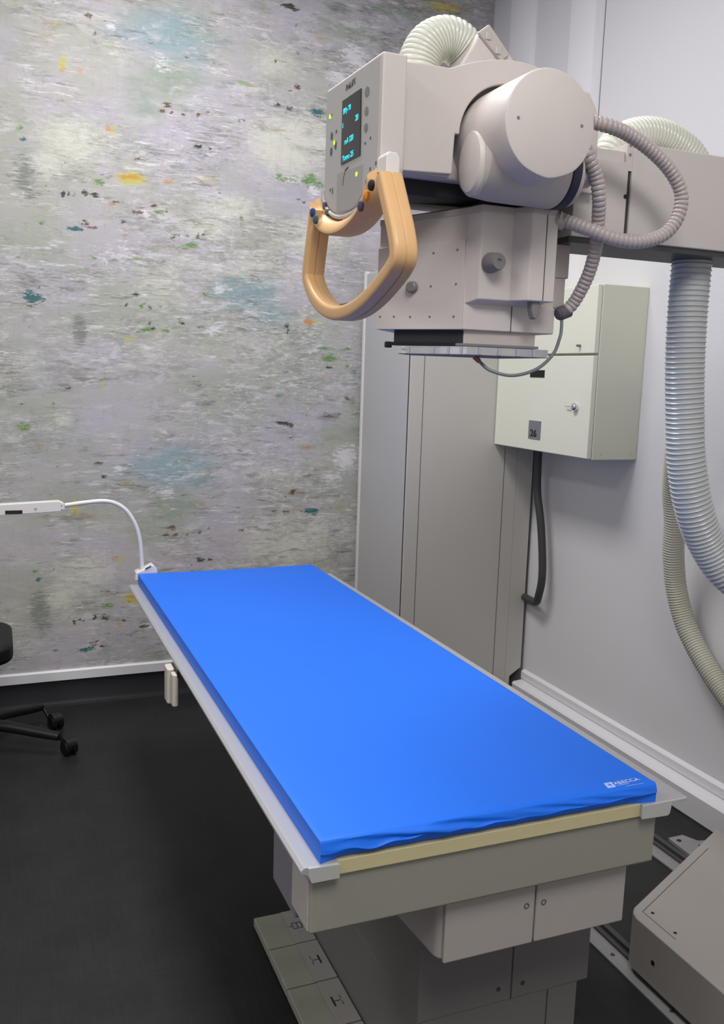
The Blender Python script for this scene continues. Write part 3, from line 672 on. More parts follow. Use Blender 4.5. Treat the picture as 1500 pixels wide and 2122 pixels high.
bm = new(); prism(bm, [(0.452, 0.690), (0.456, 0.722), (0.480, 0.730), (0.517, 0.748), (0.530, 0.735), (0.538, 0.690)], 'y', 3.25, 3.30); br = finish(bm, 'clamp_bracket', M_white, t, bevel=0.004)
bm = new(); prism(bm, [(0.487, 0.7315), (0.490, 0.7365), (0.510, 0.7458), (0.509, 0.7415)], 'y', 3.247, 3.2502); finish(bm, 'slot', M_symbol, br)

# ------------------------------------------------------------------ hand control on the left rail
t = thing('hand_control', 'off-white hand control hanging from the left table rail', 'hand control', (0.42, 2.32, 0.56))
bm = new(); prism(bm, rrect(0.022, 0.052, 0.009, 4), 'z', 0.566, 0.664, fn=lambda x, y, z: (x+0.416, y+2.345, z)); hc = finish(bm, 'handset', M_hand, t, bevel=0.004)
bm = new(); prism(bm, rrect(0.016, 0.034, 0.007, 4), 'z', 0.572, 0.660, fn=lambda x, y, z: (x+0.420, y+2.296, z)); finish(bm, 'holster', M_hand, t, bevel=0.003)
bm = new(); box(bm, 0.4235, 0.4275, 2.28, 2.36, 0.650, 0.6705); finish(bm, 'rail_hook', M_dark, t, bevel=0.001)

# ================================================================== X-RAY MACHINE
t = thing('xray_machine', 'cream grey x-ray tube head on an arm above the blue mattress, with a tan handle', 'x-ray machine', (1.80, 1.45, 0))
# head cover: front plate outline with round opening, extruded backwards
arc = [(0.938+0.1045*math.cos(math.radians(a)), 1.916+0.1045*math.sin(math.radians(a))) for a in range(180, -1, -6)]
top = [(0.700, 2.0305), (0.760, 2.033), (0.808, 2.033)]
n = 14
for i in range(1, n+1):
    f = i/n; x = 0.808+(1.122-0.808)*f
    top.append((x, 2.033+0.034*math.sin(math.pi*min(1, f*1.05)**0.95)*1.0))
poly = [(0.700, 1.838)]+top+[(1.142, 2.004), (1.150, 1.955), (1.150, 1.840), (1.0425, 1.840)]+arc[::-1][:-1]+[(0.8335, 1.917), (0.824, 1.917), (0.821, 1.843)]
bm = new(); prism(bm, poly, 'y', 1.600, 1.612); finish(bm, 'front_cover', M_head, t, bevel=0.003)
inner = [(x+(0.004 if x < 0.9 else -0.004), z-0.003) for x, z in top]
bm = new(); prism(bm, [(0.704, 1.842)]+inner+[(1.136, 2.0), (1.146, 1.955), (1.146, 1.93), (1.136, 1.842)], 'y', 1.645, 1.84); finish(bm, 'head_body', M_head, t, bevel=0.006)
bm = new(); prism(bm, [(0.701, 1.839)]+[(x, z-0.0005) for x, z in top]+[(1.1415, 2.003), (1.149, 1.955), (1.149, 1.94), (1.143, 1.94), (1.136, 1.997), (1.118, 2.030)]+[(x, z-0.009) for x, z in top[::-1][1:-1]]+[(0.709, 2.022), (0.709, 1.846), (0.820, 1.846), (0.820, 1.839)], 'y', 1.611, 1.646); finish(bm, 'head_rim', M_head, t)
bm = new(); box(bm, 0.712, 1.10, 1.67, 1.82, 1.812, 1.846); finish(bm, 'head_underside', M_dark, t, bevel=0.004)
bm = new(); prism(bm, [(0.699, 1.858), (0.699, 1.925), (0.704, 1.918), (0.708, 1.905), (0.709, 1.842), (0.699, 1.842)], 'y', 1.5975, 1.601); finish(bm, 'groove_trim', M_print, t)

# control panel (faces the operator)
cy_, hw = 1.703, 0.1475
def panel_poly(g=0.0, gz=0.0):
    P = [(cy_+hw-g, 2.036-gz), (cy_+hw-g, 1.836)]
    for k in range(1, 17):
        a = math.pi*k/17; P.append((cy_+(hw-g)*math.cos(a), 1.836-(0.068-g)*math.sin(a)))
    P += [(cy_-hw+g, 1.836), (cy_-hw+g, 2.026-gz)]
    return P
bm = new(); prism(bm, panel_poly(), 'x', 0.652, 0.700); cp = finish(bm, 'control_panel', M_head, t, bevel=0.004)
bm = new(); prism(bm, panel_poly(0.007, 0.007), 'x', 0.6496, 0.6524); finish(bm, 'control_foil', M_panel, cp)
bm = new(); P = [(1.770, 1.858), (1.770, 1.79)]+[(1.71-0.062*math.cos(math.pi+a), 1.79-0.022*math.sin(a)) for a in (0.4, 0.8, 1.2, 1.6, 2.0, 2.4, 2.8)]+[(1.632, 1.80), (1.632, 1.858)]
prism(bm, [(1.768, 1.856), (1.768, 1.786), (1.735, 1.779), (1.690, 1.776), (1.655, 1.782), (1.632, 1.795), (1.632, 1.848)], 'x', 0.6488, 0.6497); finish(bm, 'foil_field', M_panel2, cp)
bm = new(); prism(bm, [(1.747, 1.989), (1.649, 1.987), (1.645, 1.867), (1.746, 1.869)], 'x', 0.6478, 0.6500); finish(bm, 'display_screen', M_screen, cp)
def readout(s, y, z, size, sx=1.0):
    return text_obj(s, 'display_readout', M_cyan, cp, (0.6476, y, z), (0, -1, 0.0), (0, 0, 1), size, bold=0.02, sx=sx)
readout('BKy 70', 1.739, 1.962, 0.014)
readout('20', 1.672, 1.934, 0.015)
readout('S', 1.742, 1.937, 0.012)
readout('mA 320', 1.727, 1.903, 0.0145)
readout('Tomo 25', 1.737, 1.873, 0.0145, 1.1)
text_obj('PHILIPS', 'brand_lettering', M_print, cp, (0.6494, 1.733, 2.004), (0, -1, 0.02), (0, 0, 1), 0.0165, bold=0.03, sx=0.95)
for y, z, lit in ((1.819, 1.977, 1), (1.789, 1.920, 1), (1.661, 1.836, 1), (1.561, 1.825, 1), (1.598, 1.803, 1)):
    bm = new(); rev(bm, (0.6496, y, z), (-1, 0, 0), [(0, 0.0042), (0.0015, 0.0042), (0.0025, 0)], 14); finish(bm, 'indicator_led', M_led, cp)
for y, z, ry, rz in ((1.807, 1.937, .006, .008), (1.808, 1.907, .006, .008), (1.783, 1.915, .005, .009), (1.621, 1.974, .011, .009), (1.621, 1.940, .009, .008), (1.621, 1.911, .009, .008)):
    bm = new(); prism(bm, [(y+ry*math.cos(a*math.pi/8), z+rz*math.sin(a*math.pi/8)) for a in range(16)], 'x', 0.6488, 0.6498); finish(bm, 'panel_key', M_print if y > 1.7 else M_knob, cp)
for y, z, a, b in ((1.812, 1.979, .003, .002), (1.781, 1.940, .003, .003), (1.598, 1.888, .003, .002), (1.623, 1.884, .003, .002), (1.595, 1.833, .003, .003), (1.568, 1.838, .003, .003), (1.612, 1.812, .003, .005), (1.808, 1.832, .003, .003), (1.795, 1.828, .002, .006)):
    bm = new(); box(bm, 0.6490, 0.6497, y-a, y+a, z-b, z+b); finish(bm, 'panel_symbol', M_print, cp)
bm = new(); sweep(bm, [Vector((0.6493, y, z)) for y, z in ((1.733, 1.828), (1.731, 1.842), (1.722, 1.855), (1.708, 1.858))], lambda i: 0.0014, 6)
finish(bm, 'panel_symbol', M_print, cp)
# rim lip following the round lower edge
bm = new()
pts = [Vector((0.650, cy_+hw*math.cos(a)*1.005, 1.836-0.070*math.sin(a))) for a in [math.pi*k/40 for k in range(41)]]
sweep(bm, pts, lambda i: 0.0042, 10); finish(bm, 'panel_lip', M_panel, cp)
for y, z, m_ in ((1.835, 1.806, M_blueb), (1.818, 1.789, M_tealb), (1.548, 1.812, M_symbol), (1.567, 1.797, M_orange), (1.583, 1.783, M_purple)):
    bm = new(); prism(bm, rrect(0.018, 0.012, 0.005, 3), 'x', 0.6455, 0.650, fn=lambda x, yy, zz, y=y, z=z: (x, y+yy, z+zz)); finish(bm, 'panel_button', m_, cp, bevel=0.0006)
bm = new(); prism(bm, [(0.646, 1.806), (0.646, 1.842), (0.651, 1.848), (0.668, 1.847), (0.673, 1.838), (0.673, 1.806)], 'y', 1.512, 1.556); finish(bm, 'handle_mount', M_white, t, bevel=0.003)

# tan grab handle
def sect(w_, h_, r, notch=0.0016):
    P = rrect(w_, h_, r, 5); out = []
    for a, b in P:
        out.append((a, b))
    # grooves in the middle of the two wide sides
    res = []
    m_ = len(out)
    for i in range(m_):
        a, b = out[i]; c, d = out[(i+1) % m_]
        res.append((a, b))
        if abs(b-d) < 1e-9 and a*c < 0:
            s = 1 if c > a else -1; q = 1 if b > 0 else -1
            for dx, dy in ((-0.0022, 0), (-0.0008, -notch), (0.0008, -notch), (0.0022, 0)): res.append((dx*s, b+dy*q))
    return res
S = sect(0.045, 0.0275, 0.0075)
loop = [(1.838, 1.797), (1.858, 1.735), (1.876, 1.676), (1.872, 1.655), (1.835, 1.622), (1.785, 1.597), (1.730, 1.582), (1.670, 1.576), (1.600, 1.581), (1.535, 1.596), (1.470, 1.620), (1.424, 1.643), (1.411, 1.662), (1.425, 1.700), (1.455, 1.750), (1.484, 1.797)]
P = resample(spline([(0.640, y, z) for y, z in loop], 10), 0.008)
bm = new(); sweep(bm, P, lambda i: 1.0, section=S, up=(1, 0, 0)); hd = finish(bm, 'grab_handle', M_tan, t, ang=28)
# crescent bridge that carries the buttons
bm = new()
rings = []
for k in range(31):
    a = math.pi*(0.015+0.97*k/30); e_ = math.sin(math.pi*k/30)**0.35
    iy, iz = cy_+(hw+0.003)*math.cos(a), 1.826-0.068*math.sin(a)
    oy, oz = cy_+(hw+0.013)*math.cos(a), 1.808-0.079*math.sin(a)
    prof = [(0.6475, 0.0), (0.640, 0.04), (0.630, 0.35), (0.6235, 0.7), (0.624, 0.88), (0.632, 1.0), (0.665, 1.0), (0.676, 0.9), (0.676, 0.0)]
    rings.append([bm.verts.new((x, iy+(oy-iy)*f, iz+(oz-iz)*f)) for x, f in prof])
for A1, B1 in zip(rings, rings[1:]):
    for j in range(9): bm.faces.new((A1[j], A1[(j+1) % 9], B1[(j+1) % 9], B1[j]))
bm.faces.new(rings[0]); bm.faces.new(rings[-1][::-1])
finish(bm, 'handle_bridge', M_tan, hd, ang=50)
for y, z, m_ in ((1.822, 1.786, M_blueb), (1.802, 1.770, M_tealb), (1.555, 1.758, M_purple), (1.529, 1.772, M_orange), (1.508, 1.786, M_symbol)):
    bm = new(); rev(bm, (0.620, y, z), (-1, 0, 0), [(0, 0.0095), (0.005, 0.0095), (0.0075, 0.006), (0.0082, 0)], 20); finish(bm, 'handle_button', m_, hd)
bm = new(); prism(bm, rrect(0.024, 0.05, 0.006, 3), 'z', 1.592, 1.5945, fn=lambda x, y, z: (0.64+x, 1.66+y, z-0.0)); finish(bm, 'grip_inlay', M_knob, hd)

# round end housing pointing at the viewer and the tube lying across under the cover
bm = new()
def tear(q):
    # the round cover ends in a soft point at the bottom
    a = math.degrees(math.acos(max(-1, min(1, -q.z))))
    return q*(1-0.016*math.sin(math.pi*a/34)) if a < 34 else q
rev(bm, (0.937, 1.448, 1.915), (0, 1, 0), [(0, 0), (0, 0.0900), (0.0015, 0.0930), (0.005, 0.0946), (0.03, 0.0952), (0.10, 0.0965), (0.17, 0.0965), (0.22, 0.0965)], 72, shape=tear)
eh = finish(bm, 'end_housing', M_head, t, ang=30)
for x, z in ((0.869, 1.916), (1.003, 1.919)):
    bm = new(); rev(bm, (x, 1.4482, z), (0, -1, 0), [(0, 0.0034), (0.0008, 0.0030), (0.0004, 0.0015), (0.0004, 0)], 14); finish(bm, 'screw', M_knob, eh)
bm = new()
rev(bm, (0.842, 1.570, 1.862), (1, 0, 0), [(0, 0), (0, 0.046), (0.004, 0.056), (0.012, 0.062), (0.05, 0.066), (0.10, 0.067), (0.185, 0.067), (0.192, 0.063), (0.192, 0)], 56)
th = finish(bm, 'tube_housing', M_head2, t, ang=30)
bm = new(); rev(bm, (0.834, 1.563, 1.860), (1, 0, 0), [(0, 0), (0.0, 0.040), (0.003, 0.051), (0.012, 0.057), (0.02, 0.057)], 48, shape=lambda q: Vector((q.x, q.y*0.82, q.z*1.05))); finish(bm, 'tube_end_pad', M_head, th, ang=30)
bm = new(); rev(bm, (1.030, 1.570, 1.862), (1, 0, 0), [(0, 0.064), (0.002, 0.0675), (0.020, 0.0675), (0.022, 0.064)], 56); finish(bm, 'rubber_ring', M_navy, th)
bm = new(); rev(bm, (1.050, 1.578, 1.858), (1, 0, 0), [(0, 0.058), (0.02, 0.055), (0.03, 0.042), (0.032, 0)], 40); finish(bm, 'tube_end', M_head2, th)
bm = new(); rev(bm, (1.078, 1.565, 1.868), (1, 0.2, 0), [(0, 0.028), (0.03, 0.026), (0.034, 0)], 28); finish(bm, 'cable_gland', M_head, th)
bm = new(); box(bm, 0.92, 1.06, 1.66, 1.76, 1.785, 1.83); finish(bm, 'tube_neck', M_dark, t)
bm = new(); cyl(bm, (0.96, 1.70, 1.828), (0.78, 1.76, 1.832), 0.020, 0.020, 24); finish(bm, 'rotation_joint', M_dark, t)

# collimator
Lc, Cc = (0.774, 1.832), (0.894, 1.660)
def along(tt, off=0.0):      # point on the oblique left face, tt metres from its near edge
    dx, dy = -0.5736, 0.8192; nx, ny = -0.8192, -0.5736
    return (Cc[0]+dx*tt+nx*off, Cc[1]+dy*tt+ny*off)
lower = [Lc, Cc, (1.1125, 1.660), (1.1125, 1.90), (0.86, 1.94)]
bm = new(); prism(bm, lower, 'z', 1.557, 1.612); col = finish(bm, 'collimator', M_head, t, bevel=0.003)
K1 = (0.9115, 1.635)
upper = [Lc, Cc, K1, (0.983, 1.634), (1.0065, 1.600), (1.040, 1.600), (1.058, 1.600), (1.068, 1.605), (1.068, 1.665), (1.1125, 1.665), (1.1125, 1.90), (0.86, 1.94)]
bm = new()
A_, B_ = prism(bm, [Lc, Cc, (1.05, 1.668), (1.1125, 1.665), (1.1125, 1.90), (0.86, 1.94)], 'z', 1.609, 1.788)
for v in B_: v.co.z = 1.780 if v.co.x < 0.8 else 1.792
A1, B1 = prism(bm, [Cc, K1, (0.983, 1.634), (1.068, 1.634), (1.068, 1.68), (0.897, 1.68)], 'z', 1.609, 1.792)
for v in A1: v.co.z = 1.6065+(1.668-v.co.y)*0.34
prism(bm, [(0.983, 1.640), (0.983, 1.634), (1.0065, 1.600), (1.068, 1.600), (1.068, 1.640)], 'z', 1.618, 1.792)
finish(bm, 'collimator_cover', M_head, col, bevel=0.004, seg=3)
up2 = [(a+(0.0015 if a > 0.95 else -0.0015), b-0.0015 if b < 1.7 else b) for a, b in upper]
bm = new(); A_, B_ = prism(bm, up2, 'z', 1.785, 1.800)
for A1, B1 in zip(A_, B_):
    z = 1.797 if B1.co.y < 1.64 else (1.782 if B1.co.x < 0.8 else 1.793)
    A1.co.z = z-0.008; B1.co.z = z+0.006
finish(bm, 'top_cap', M_head2, col, bevel=0.002)
bm = new(); box(bm, 1.0400, 1.0415, 1.5992, 1.602, 1.62, 1.80); finish(bm, 'panel_seam', M_gap, col)
bm = new(); box(bm, 1.0045, 1.006, 1.6590, 1.662, 1.557, 1.611); finish(bm, 'panel_seam', M_gap, col)
bm = new(); box(bm, 1.112, 1.147, 1.668, 1.80, 1.676, 1.773); finish(bm, 'side_cover', M_head2, col, bevel=0.003)
bm = new(); box(bm, 1.112, 1.140, 1.668, 1.80, 1.612, 1.676); finish(bm, 'side_cover', M_head2, col, bevel=0.003)
# screwed plate on the oblique face
pa, pb = along(0.004, 0.0045), along(0.2095, 0.0045); pc, pd_ = along(0.2095, -0.001), along(0.004, -0.001)
bm = new(); A_, B_ = prism(bm, [pa, pb, pc, pd_], 'z', 1.5575, 1.738)
for v in B_:
    if v.co.y > 1.75: v.co.z = 1.728
cpl = finish(bm, 'collimator_plate', M_head, col, bevel=0.0012)
for tt, z in ((0.02, 1.716), (0.075, 1.712), (0.02, 1.648), (0.078, 1.645), (0.022, 1.583), (0.078, 1.583), (0.125, 1.583), (0.165, 1.584), (0.20, 1.584), (0.125, 1.707)):
    q = along(tt, 0.0045); bm = new(); rev(bm, (q[0], q[1], z), (-0.8192, -0.5736, 0), [(0, 0.0028), (0.0006, 0.0025), (0.0002, 0.001), (0.0002, 0)], 10); finish(bm, 'screw', M_knob, cpl)
q = along(0.121, 0.0025); bm = new(); rev(bm, (q[0], q[1], 1.644), (-0.8192, -0.5736, 0), [(0, 0.013), (0.012, 0.0115), (0.014, 0.009), (0.014, 0)], 28); finish(bm, 'field_knob', M_knob, cpl)
bm = new(); rev(bm, (0.933, 1.6345, 1.690), (0.08, -1, 0), [(0, 0.0195), (0.003, 0.0205), (0.010, 0.0200), (0.030, 0.0170), (0.034, 0.0150), (0.034, 0.006), (0.031, 0.004), (0.031, 0)], 40); finish(bm, 'front_knob', M_knob, col)
bm = new(); prism(bm, [(1.020, 1.622), (1.022, 1.600), (1.027, 1.584), (1.034, 1.582), (1.039, 1.590), (1.042, 1.622)], 'y', 1.608, 1.628); finish(bm, 'release_latch', M_knob, col, bevel=0.004, seg=3)
# accessory box, rails and acrylic filter below
lb = [along(0.172, -0.012), along(0.004, -0.012), (1.072, 1.668), (1.072, 1.86), (0.88, 1.88)]
bm = new(); prism(bm, lb, 'z', 1.5285, 1.558); ab = finish(bm, 'accessory_box', M_head2, col, bevel=0.001)
e0, e1 = along(0.172, -0.0105), along(0.006, -0.0105); e2, e3 = along(0.006, -0.0125), along(0.172, -0.0125)
bm = new(); prism(bm, [e0, e1, e2, e3], 'z', 1.530, 1.557); finish(bm, 'box_cover', M_dark, ab)
rl = [along(0.178, -0.006), along(0.0, -0.006), (1.078, 1.662), (1.078, 1.86), (0.88, 1.89)]
bm = new(); prism(bm, rl, 'z', 1.5245, 1.5300); finish(bm, 'slide_rail', M_knob, ab, bevel=0.0008)
bm = new(); prism(bm, [along(0.180, -0.005), along(0.02, -0.005), along(0.02, -0.015), along(0.180, -0.015)], 'z', 1.5245, 1.5315); finish(bm, 'slide_rail', M_black, ab)
q = along(0.183, -0.004); bm = new(); box(bm, q[0]-0.006, q[0]+0.008, q[1]-0.006, q[1]+0.006, 1.519, 1.532); finish(bm, 'rail_clip', M_black, ab, bevel=0.002)
fp = [along(0.158, -0.006), along(-0.006, -0.006), (1.098, 1.656), (1.098, 1.86), (0.88, 1.88)]
bm = new(); prism(bm, fp, 'z', 1.5075, 1.5235); finish(bm, 'acrylic_filter', M_acryl, ab)
bm = new(); prism(bm, fp, 'z', 1.5062, 1.5076); finish(bm, 'filter_film', M_print, ab)
for tt in (0.135, 0.075, 0.04, 0.01):
    q, q2 = along(tt, -0.0058), along(tt-0.006, -0.0058); q3, q4 = along(tt-0.006, -0.010), along(tt, -0.010)
    bm = new(); prism(bm, [q, q2, q3, q4], 'z', 1.508, 1.523); finish(bm, 'filter_mark', M_acryl2, ab)
for x in (0.93, 0.975, 1.02, 1.06):
    bm = new(); box(bm, x, x+0.008, 1.6555, 1.659, 1.508, 1.523); finish(bm, 'filter_mark', M_acryl2, ab)

# cable neck on top
bm = new(); prism(bm, [(0.826, 2.035), (0.856, 2.062), (0.880, 2.098), (0.898, 2.129), (0.912, 2.140), (0.968, 2.097), (1.005, 2.060), (1.005, 2.03), (0.86, 2.03)], 'y', 1.655, 1.735); nk = finish(bm, 'cable_neck', M_head, t, bevel=0.006, seg=3)
bm = new(); prism(bm, [(0.889, 2.124), (0.913, 2.143), (0.962, 2.095), (0.944, 2.078)], 'y', 1.648, 1.657); cf = finish(bm, 'clamp_plate', M_head2, nk, bevel=0.003)
for x, z in ((0.911, 2.120), (0.934, 2.097)):
    bm = new(); box(bm, x-0.006, x+0.006, 1.645, 1.6485, z-0.007, z+0.007); sc_ = finish(bm, 'screw', M_alup, cf, bevel=0.002)
bm = new(); hose(bm, [(0.793, 1.72, 1.98), (0.795, 1.72, 2.03), (0.798, 1.72, 2.074), (0.815, 1.72, 2.108), (0.846, 1.72, 2.127), (0.876, 1.72, 2.126), (0.905, 1.72, 2.108), (0.935, 1.72, 2.080)], 0.0425, 0.0078, 0.0035, seg=40, kind='round'); finish(bm, 'white_cable_hose', M_whose, t, ang=60)

# support arm
k_ = 1.62
bm = new(); box(bm, 1.256, 1.66, 1.620, 1.775, 1.757, 1.958); box(bm, 1.62, 1.735, 1.45, 1.66, 1.757, 1.958); finish(bm, 'support_arm', M_arm, t, bevel=0.003)
bm = new(); box(bm, 1.115, 1.2475, 1.622, 1.765, 1.757, 1.917); sl = finish(bm, 'arm_slide', M_arm, t, bevel=0.002)
bm = new(); box(bm, 1.115, 1.241, 1.630, 1.70, 1.917, 1.940); finish(bm, 'slide_top', M_head, sl, bevel=0.001)
bm = new(); box(bm, 1.2415, 1.2565, 1.6225, 1.70, 1.90, 1.955); finish(bm, 'arm_bracket', M_arm, sl, bevel=0.001)
bm = new(); box(bm, 1.2475, 1.2565, 1.626, 1.77, 1.760, 1.92); finish(bm, 'arm_gap', M_gap, sl)
bm = new(); rev(bm, (1.244, 1.622, 1.848), (0, -1, 0), [(0, 0.0048), (0.0006, 0.0048), (0.0006, 0)], 16); finish(bm, 'screw_hole', M_black, sl)
for x, z in ((1.249, 1.933), (1.249, 1.952)):
    bm = new(); rev(bm, (x, 1.6225, z), (0, -1, 0), [(0, 0.0035), (0.001, 0.003), (0.001, 0)], 12); finish(bm, 'screw', M_knob, sl)
bm = new(); box(bm, 1.112, 1.70, 1.626, 1.770, 1.745, 1.7575); finish(bm, 'arm_underside', M_raild, t)
bm = new(); prism(bm, [(1.120, 1.842), (1.146, 1.852), (1.160, 1.90), (1.160, 1.955), (1.150, 1.985), (1.120, 1.985)], 'y', 1.640, 1.76); finish(bm, 'arm_joint', M_head, t, bevel=0.003)
# grey ribbed conduits of the head
def K(p, Y): k = Y/1.5; return (p[0]*k, Y, 1.46+(p[1]-1.46)*k)
h1 = [(1.030, 1.948), (1.067, 1.946), (1.104, 1.943), (1.144, 1.935), (1.198, 1.914), (1.248, 1.884), (1.280, 1.850), (1.288, 1.818), (1.276, 1.782), (1.243, 1.752), (1.187, 1.737), (1.129, 1.738), (1.077, 1.749), (1.015, 1.761), (0.998, 1.766)]
ys_ = [1.545, 1.54, 1.53, 1.53, 1.53, 1.53, 1.53, 1.53, 1.53, 1.53, 1.53, 1.54, 1.56, 1.60, 1.605]
bm = new(); hose(bm, [K(p, y) for p, y in zip(h1, ys_)], 0.0143, 0.0098, 0.0021, seg=26); h_ = finish(bm, 'ribbed_conduit', M_hose, t, ang=60)
bm = new(); q = K((1.010, 1.761), 1.60); q2 = K((1.024, 1.758), 1.595); cyl(bm, (1.066, 1.612, 1.783), (1.084, 1.604, 1.779), 0.0165, 0.0165, 28, e=0.002); finish(bm, 'conduit_collar', M_hose, h_)
h2 = [(1.035, 1.925), (1.056, 1.885), (1.078, 1.850), (1.089, 1.810), (1.091, 1.766), (1.090, 1.721), (1.077, 1.667), (1.052, 1.618), (1.032, 1.596), (1.014, 1.588)]
ys_ = [1.535, 1.53, 1.535, 1.54, 1.56, 1.58, 1.61, 1.64, 1.65, 1.655]
bm = new(); hose(bm, [K(p, y) for p, y in zip(h2, ys_)], 0.0140, 0.0098, 0.0021, seg=26); h_ = finish(bm, 'ribbed_conduit', M_hose, t, ang=60)
q = K((1.020, 1.590), 1.652); q2 = K((1.013, 1.587), 1.656); bm = new(); rev(bm, (q[0]+0.018, q[1]-0.0, q[2]+0.006), (-0.92, 0.05, -0.35), [(0, 0.0148), (0.024, 0.0152), (0.030, 0.011), (0.030, 0)], 24); finish(bm, 'conduit_sleeve', M_print, h_)
cb = [(1.076, 1.590), (1.077, 1.565), (1.074, 1.545), (1.060, 1.512), (1.022, 1.481), (0.966, 1.467), (0.915, 1.476), (0.890, 1.492)]
def K2(p, Y): k = Y/1.58; return (p[0]*k, Y, 1.46+(p[1]-1.46)*k)
bm = new(); tube(bm, [K2(p, Y) for p, Y in zip(cb, (1.652, 1.645, 1.64, 1.64, 1.64, 1.65, 1.67, 1.69))], 0.0036, 10, 0.006); sc_ = finish(bm, 'signal_cable', M_thin, t)
q = K2((0.890, 1.492), 1.69); q2 = K2((0.878, 1.502), 1.695); bm = new(); cyl(bm, q, q2, 0.005, 0.006, 12); finish(bm, 'cable_ferrule', M_copper, sc_)
# white hose arch behind the arm
bm = new(); hose(bm, [(1.34, 1.84, 1.90), (1.352, 1.84, 1.98), (1.375, 1.84, 2.015), (1.42, 1.84, 2.040), (1.475, 1.84, 2.050), (1.53, 1.84, 2.042), (1.59, 1.84, 2.015), (1.63, 1.84, 1.97), (1.65, 1.84, 1.90)], 0.040, 0.0098, 0.0034, seg=36); finish(bm, 'white_cable_hose', M_whose, t, ang=60)
bm = new(); box(bm, 1.30, 1.70, 1.776, 1.88, 1.80, 1.90); finish(bm, 'hose_tray', M_arm, t, bevel=0.003)
# column and floor carriage
bm = new(); box(bm, 1.73, 1.90, 1.20, 1.58, 0.16, 2.35); finish(bm, 'column', M_arm, t, bevel=0.01)
bm = new(); prism(bm, [(1.432, 1.632), (1.425, 1.61), (1.425, 1.05), (1.95, 1.05), (1.95, 1.90), (1.93, 1.885), (1.449, 1.648)], 'z', 0.022, 0.160); ca = finish(bm, 'floor_carriage', M_carr, t, bevel=0.004, seg=3)
def surf_line(pts, z, wd=0.0014):
    bm = new()
    for a, b in zip(pts, pts[1:]): edge_strip(bm, a, b, wd, z)
    return bm
finish(surf_line([(1.84, 1.812), (1.457, 1.625), (1.457, 1.507)], 0.1600), 'panel_seam', M_gap, ca, smooth=False)
for x, y in ((1.492, 1.612), (1.489, 1.528)):
    bm = new(); rev(bm, (x*0.99, y, 0.160), (0, 0, 1), [(0, 0.0045), (0.0006, 0.0045), (0.0006, 0)], 14); finish(bm, 'screw_hole', M_black, ca)
bm = new(); rev(bm, (1.425, 1.540, 0.085), (-1, 0, 0), [(0, 0.006), (0.001, 0.006), (0.001, 0)], 16); finish(bm, 'cover_hole', M_black, ca)

# ------------------------------------------------------------------ hanging hoses at the right
bm = new(); hose(bm, [(1.522, 1.72, 1.760), (1.522, 1.72, 1.626), (1.528, 1.72, 1.502), (1.540, 1.72, 1.388), (1.556, 1.72, 1.282), (1.592, 1.72, 1.162), (1.650, 1.72, 1.062), (1.72, 1.70, 0.98), (1.82, 1.66, 0.93), (1.92, 1.58, 0.95)], 0.047, 0.0118, 0.0028, seg=44, kind='wound')
finish(bm, 'hanging_hose', M_bhose, t, ang=70)
bm = new(); hose(bm, [(1.86, 2.10, 1.80), (1.88, 2.12, 1.50), (1.95, 2.2, 1.30), (2.02, 2.28, 1.13), (2.055, 2.30, 1.02), (2.080, 2.32, 0.90), (2.105, 2.32, 0.78), (2.125, 2.28, 0.66), (2.135, 2.18, 0.55), (2.135, 2.05, 0.46), (2.11, 1.90, 0.40)], 0.036, 0.0092, 0.0020, seg=36, kind='wound')
tag(finish(bm, 'corrugated_hose', M_chose, ang=70), 'thinner beige corrugated hose curving down in front of the right wall', 'hose')

# ------------------------------------------------------------------ floor rails
def floor_rail(x0, label):
    t = thing('floor_rail', label, 'rail', (x0+0.05, 1.9, 0), 'floor rails of the x-ray column')
    bm = new(); box(bm, x0, x0+0.045, 0.2, 3.2, 0, 0.006); fl = finish(bm, 'rail_flange', M_rail, t, bevel=0.001)
    y = 1.25
    while y < 2.9:
        bm = new(); rev(bm, (x0+0.022, y, 0.006), (0, 0, 1), [(0, 0.006), (0.002, 0.005), (0.001, 0.002), (0.001, 0)], 12); finish(bm, 'screw', M_raild, fl); y += 0.22
    bm = new(); prism(bm, [(x0+0.045, 0), (x0+0.045, 0.014), (x0+0.053, 0.014), (x0+0.053, 0.005), (x0+0.066, 0.005), (x0+0.066, 0.018), (x0+0.082, 0.018), (x0+0.082, 0.005), (x0+0.09, 0.005), (x0+0.09, 0)], 'y', 0.2, 3.2); finish(bm, 'rail_track', M_raild, t, bevel=0.001)
    return t
floor_rail(1.408, 'steel floor rail running beside the table pedestal, under the carriage edge')
floor_rail(1.862, 'steel floor rail farther from the table, near the white wall trunking')
t = thing('floor_bracket', 'small grey metal bracket lying on the floor beyond the farther rail', 'bracket', (2.02, 2.06, 0))
bm = new(); prism(bm, [(1.972, 2.112), (2.030, 2.112), (2.052, 2.066), (2.078, 2.06), (2.06, 2.00), (1.965, 2.005)], 'z', 0, 0.014); bk = finish(bm, 'plate', M_rail, t, bevel=0.002)
for x, y in ((1.992, 2.085), (2.035, 2.035)):
    bm = new(); rev(bm, (x, y, 0.014), (0, 0, 1), [(0, 0.008), (0.0006, 0.008), (0.0006, 0)], 14); finish(bm, 'hole', M_black, bk)

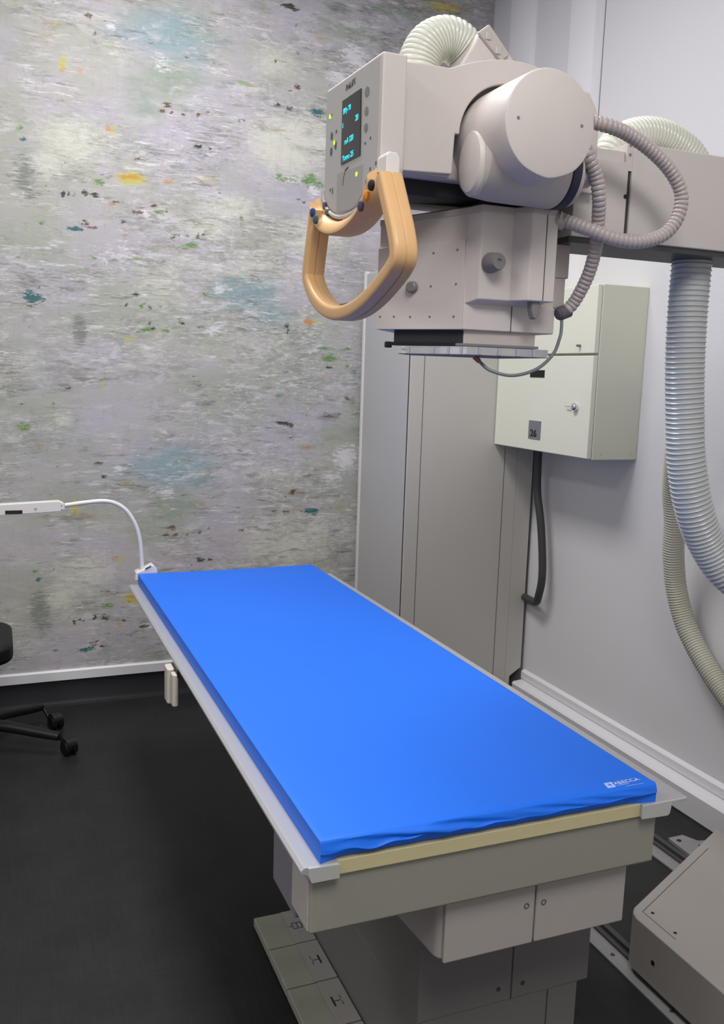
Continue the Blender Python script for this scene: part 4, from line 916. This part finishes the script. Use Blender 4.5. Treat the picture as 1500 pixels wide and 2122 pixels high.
# ------------------------------------------------------------------ office chair at the left edge
hx, hy = -0.105, 3.53
t = thing('office_chair', 'black office chair at the left edge, its castor base on the dark floor', 'chair', (hx, hy, 0))
bm = new(); cyl(bm, (hx, hy, 0.06), (hx, hy, 0.13), 0.04, 0.032, 28, e=0.003); cyl(bm, (hx, hy, 0.13), (hx, hy, 0.36), 0.025, 0.025, 24); finish(bm, 'gas_column', M_chair, t)
bm = new(); prism(bm, rrect(0.32, 0.40, 0.09, 6), 'z', 0.38, 0.45, fn=lambda x, y, z: (hx-0.02+x, hy+y, z)); finish(bm, 'seat', M_chair, t, bevel=0.02, seg=4)
for ang, L, (wx, wy) in ((-26, 0.325, (0.222, 3.385)), (38, 0.31, (0.190, 3.655)), (110, 0.31, (None, None)), (182, 0.31, (None, None)), (254, 0.31, (None, None))):
    a = math.radians(ang); d = Vector((math.cos(a), math.sin(a), 0)); e = Vector((hx, hy, 0))+d*L
    bm = new(); sec = rrect(0.040, 0.052, 0.014, 3)
    pts = [Vector((hx, hy, 0.105))+d*0.02, Vector((hx, hy, 0.102))+d*0.12, Vector((e.x, e.y, 0.085))-d*0.08, Vector((e.x, e.y, 0.074))]
    P = spline(pts, 8); nn = len(P)
    sweep(bm, P, lambda i: 1.0-0.35*i/nn, section=sec, up=(0, 0, 1)); finish(bm, 'base_leg', M_chair, t)
    wx, wy = (wx, wy) if wx is not None else (0, 0)
    c = Vector((wx, wy, 0.028)) if ang < 60 else Vector((e.x, e.y, 0.028))
    bm = new(); ax = Vector((0.8, 0.35, 0)).normalized() if ang < 60 else Vector((math.cos(a*2), math.sin(a*2), 0))
    for s in (-1, 1): cyl(bm, c+ax*s*0.006, c+ax*s*0.024, 0.028, 0.028, 28, e=0.003)
    cyl(bm, c-ax*0.006, c+ax*0.006, 0.012, 0.012, 12)
    cyl(bm, (c.x*0.6+e.x*0.4, c.y*0.6+e.y*0.4, 0.03), (e.x, e.y, 0.082), 0.007, 0.007, 12)
    cyl(bm, c-ax*0.020+Vector((0, 0, 0.010)), c+ax*0.020+Vector((0, 0, 0.010)), 0.0285, 0.0285, 20)
    finish(bm, 'castor', M_chair, t)
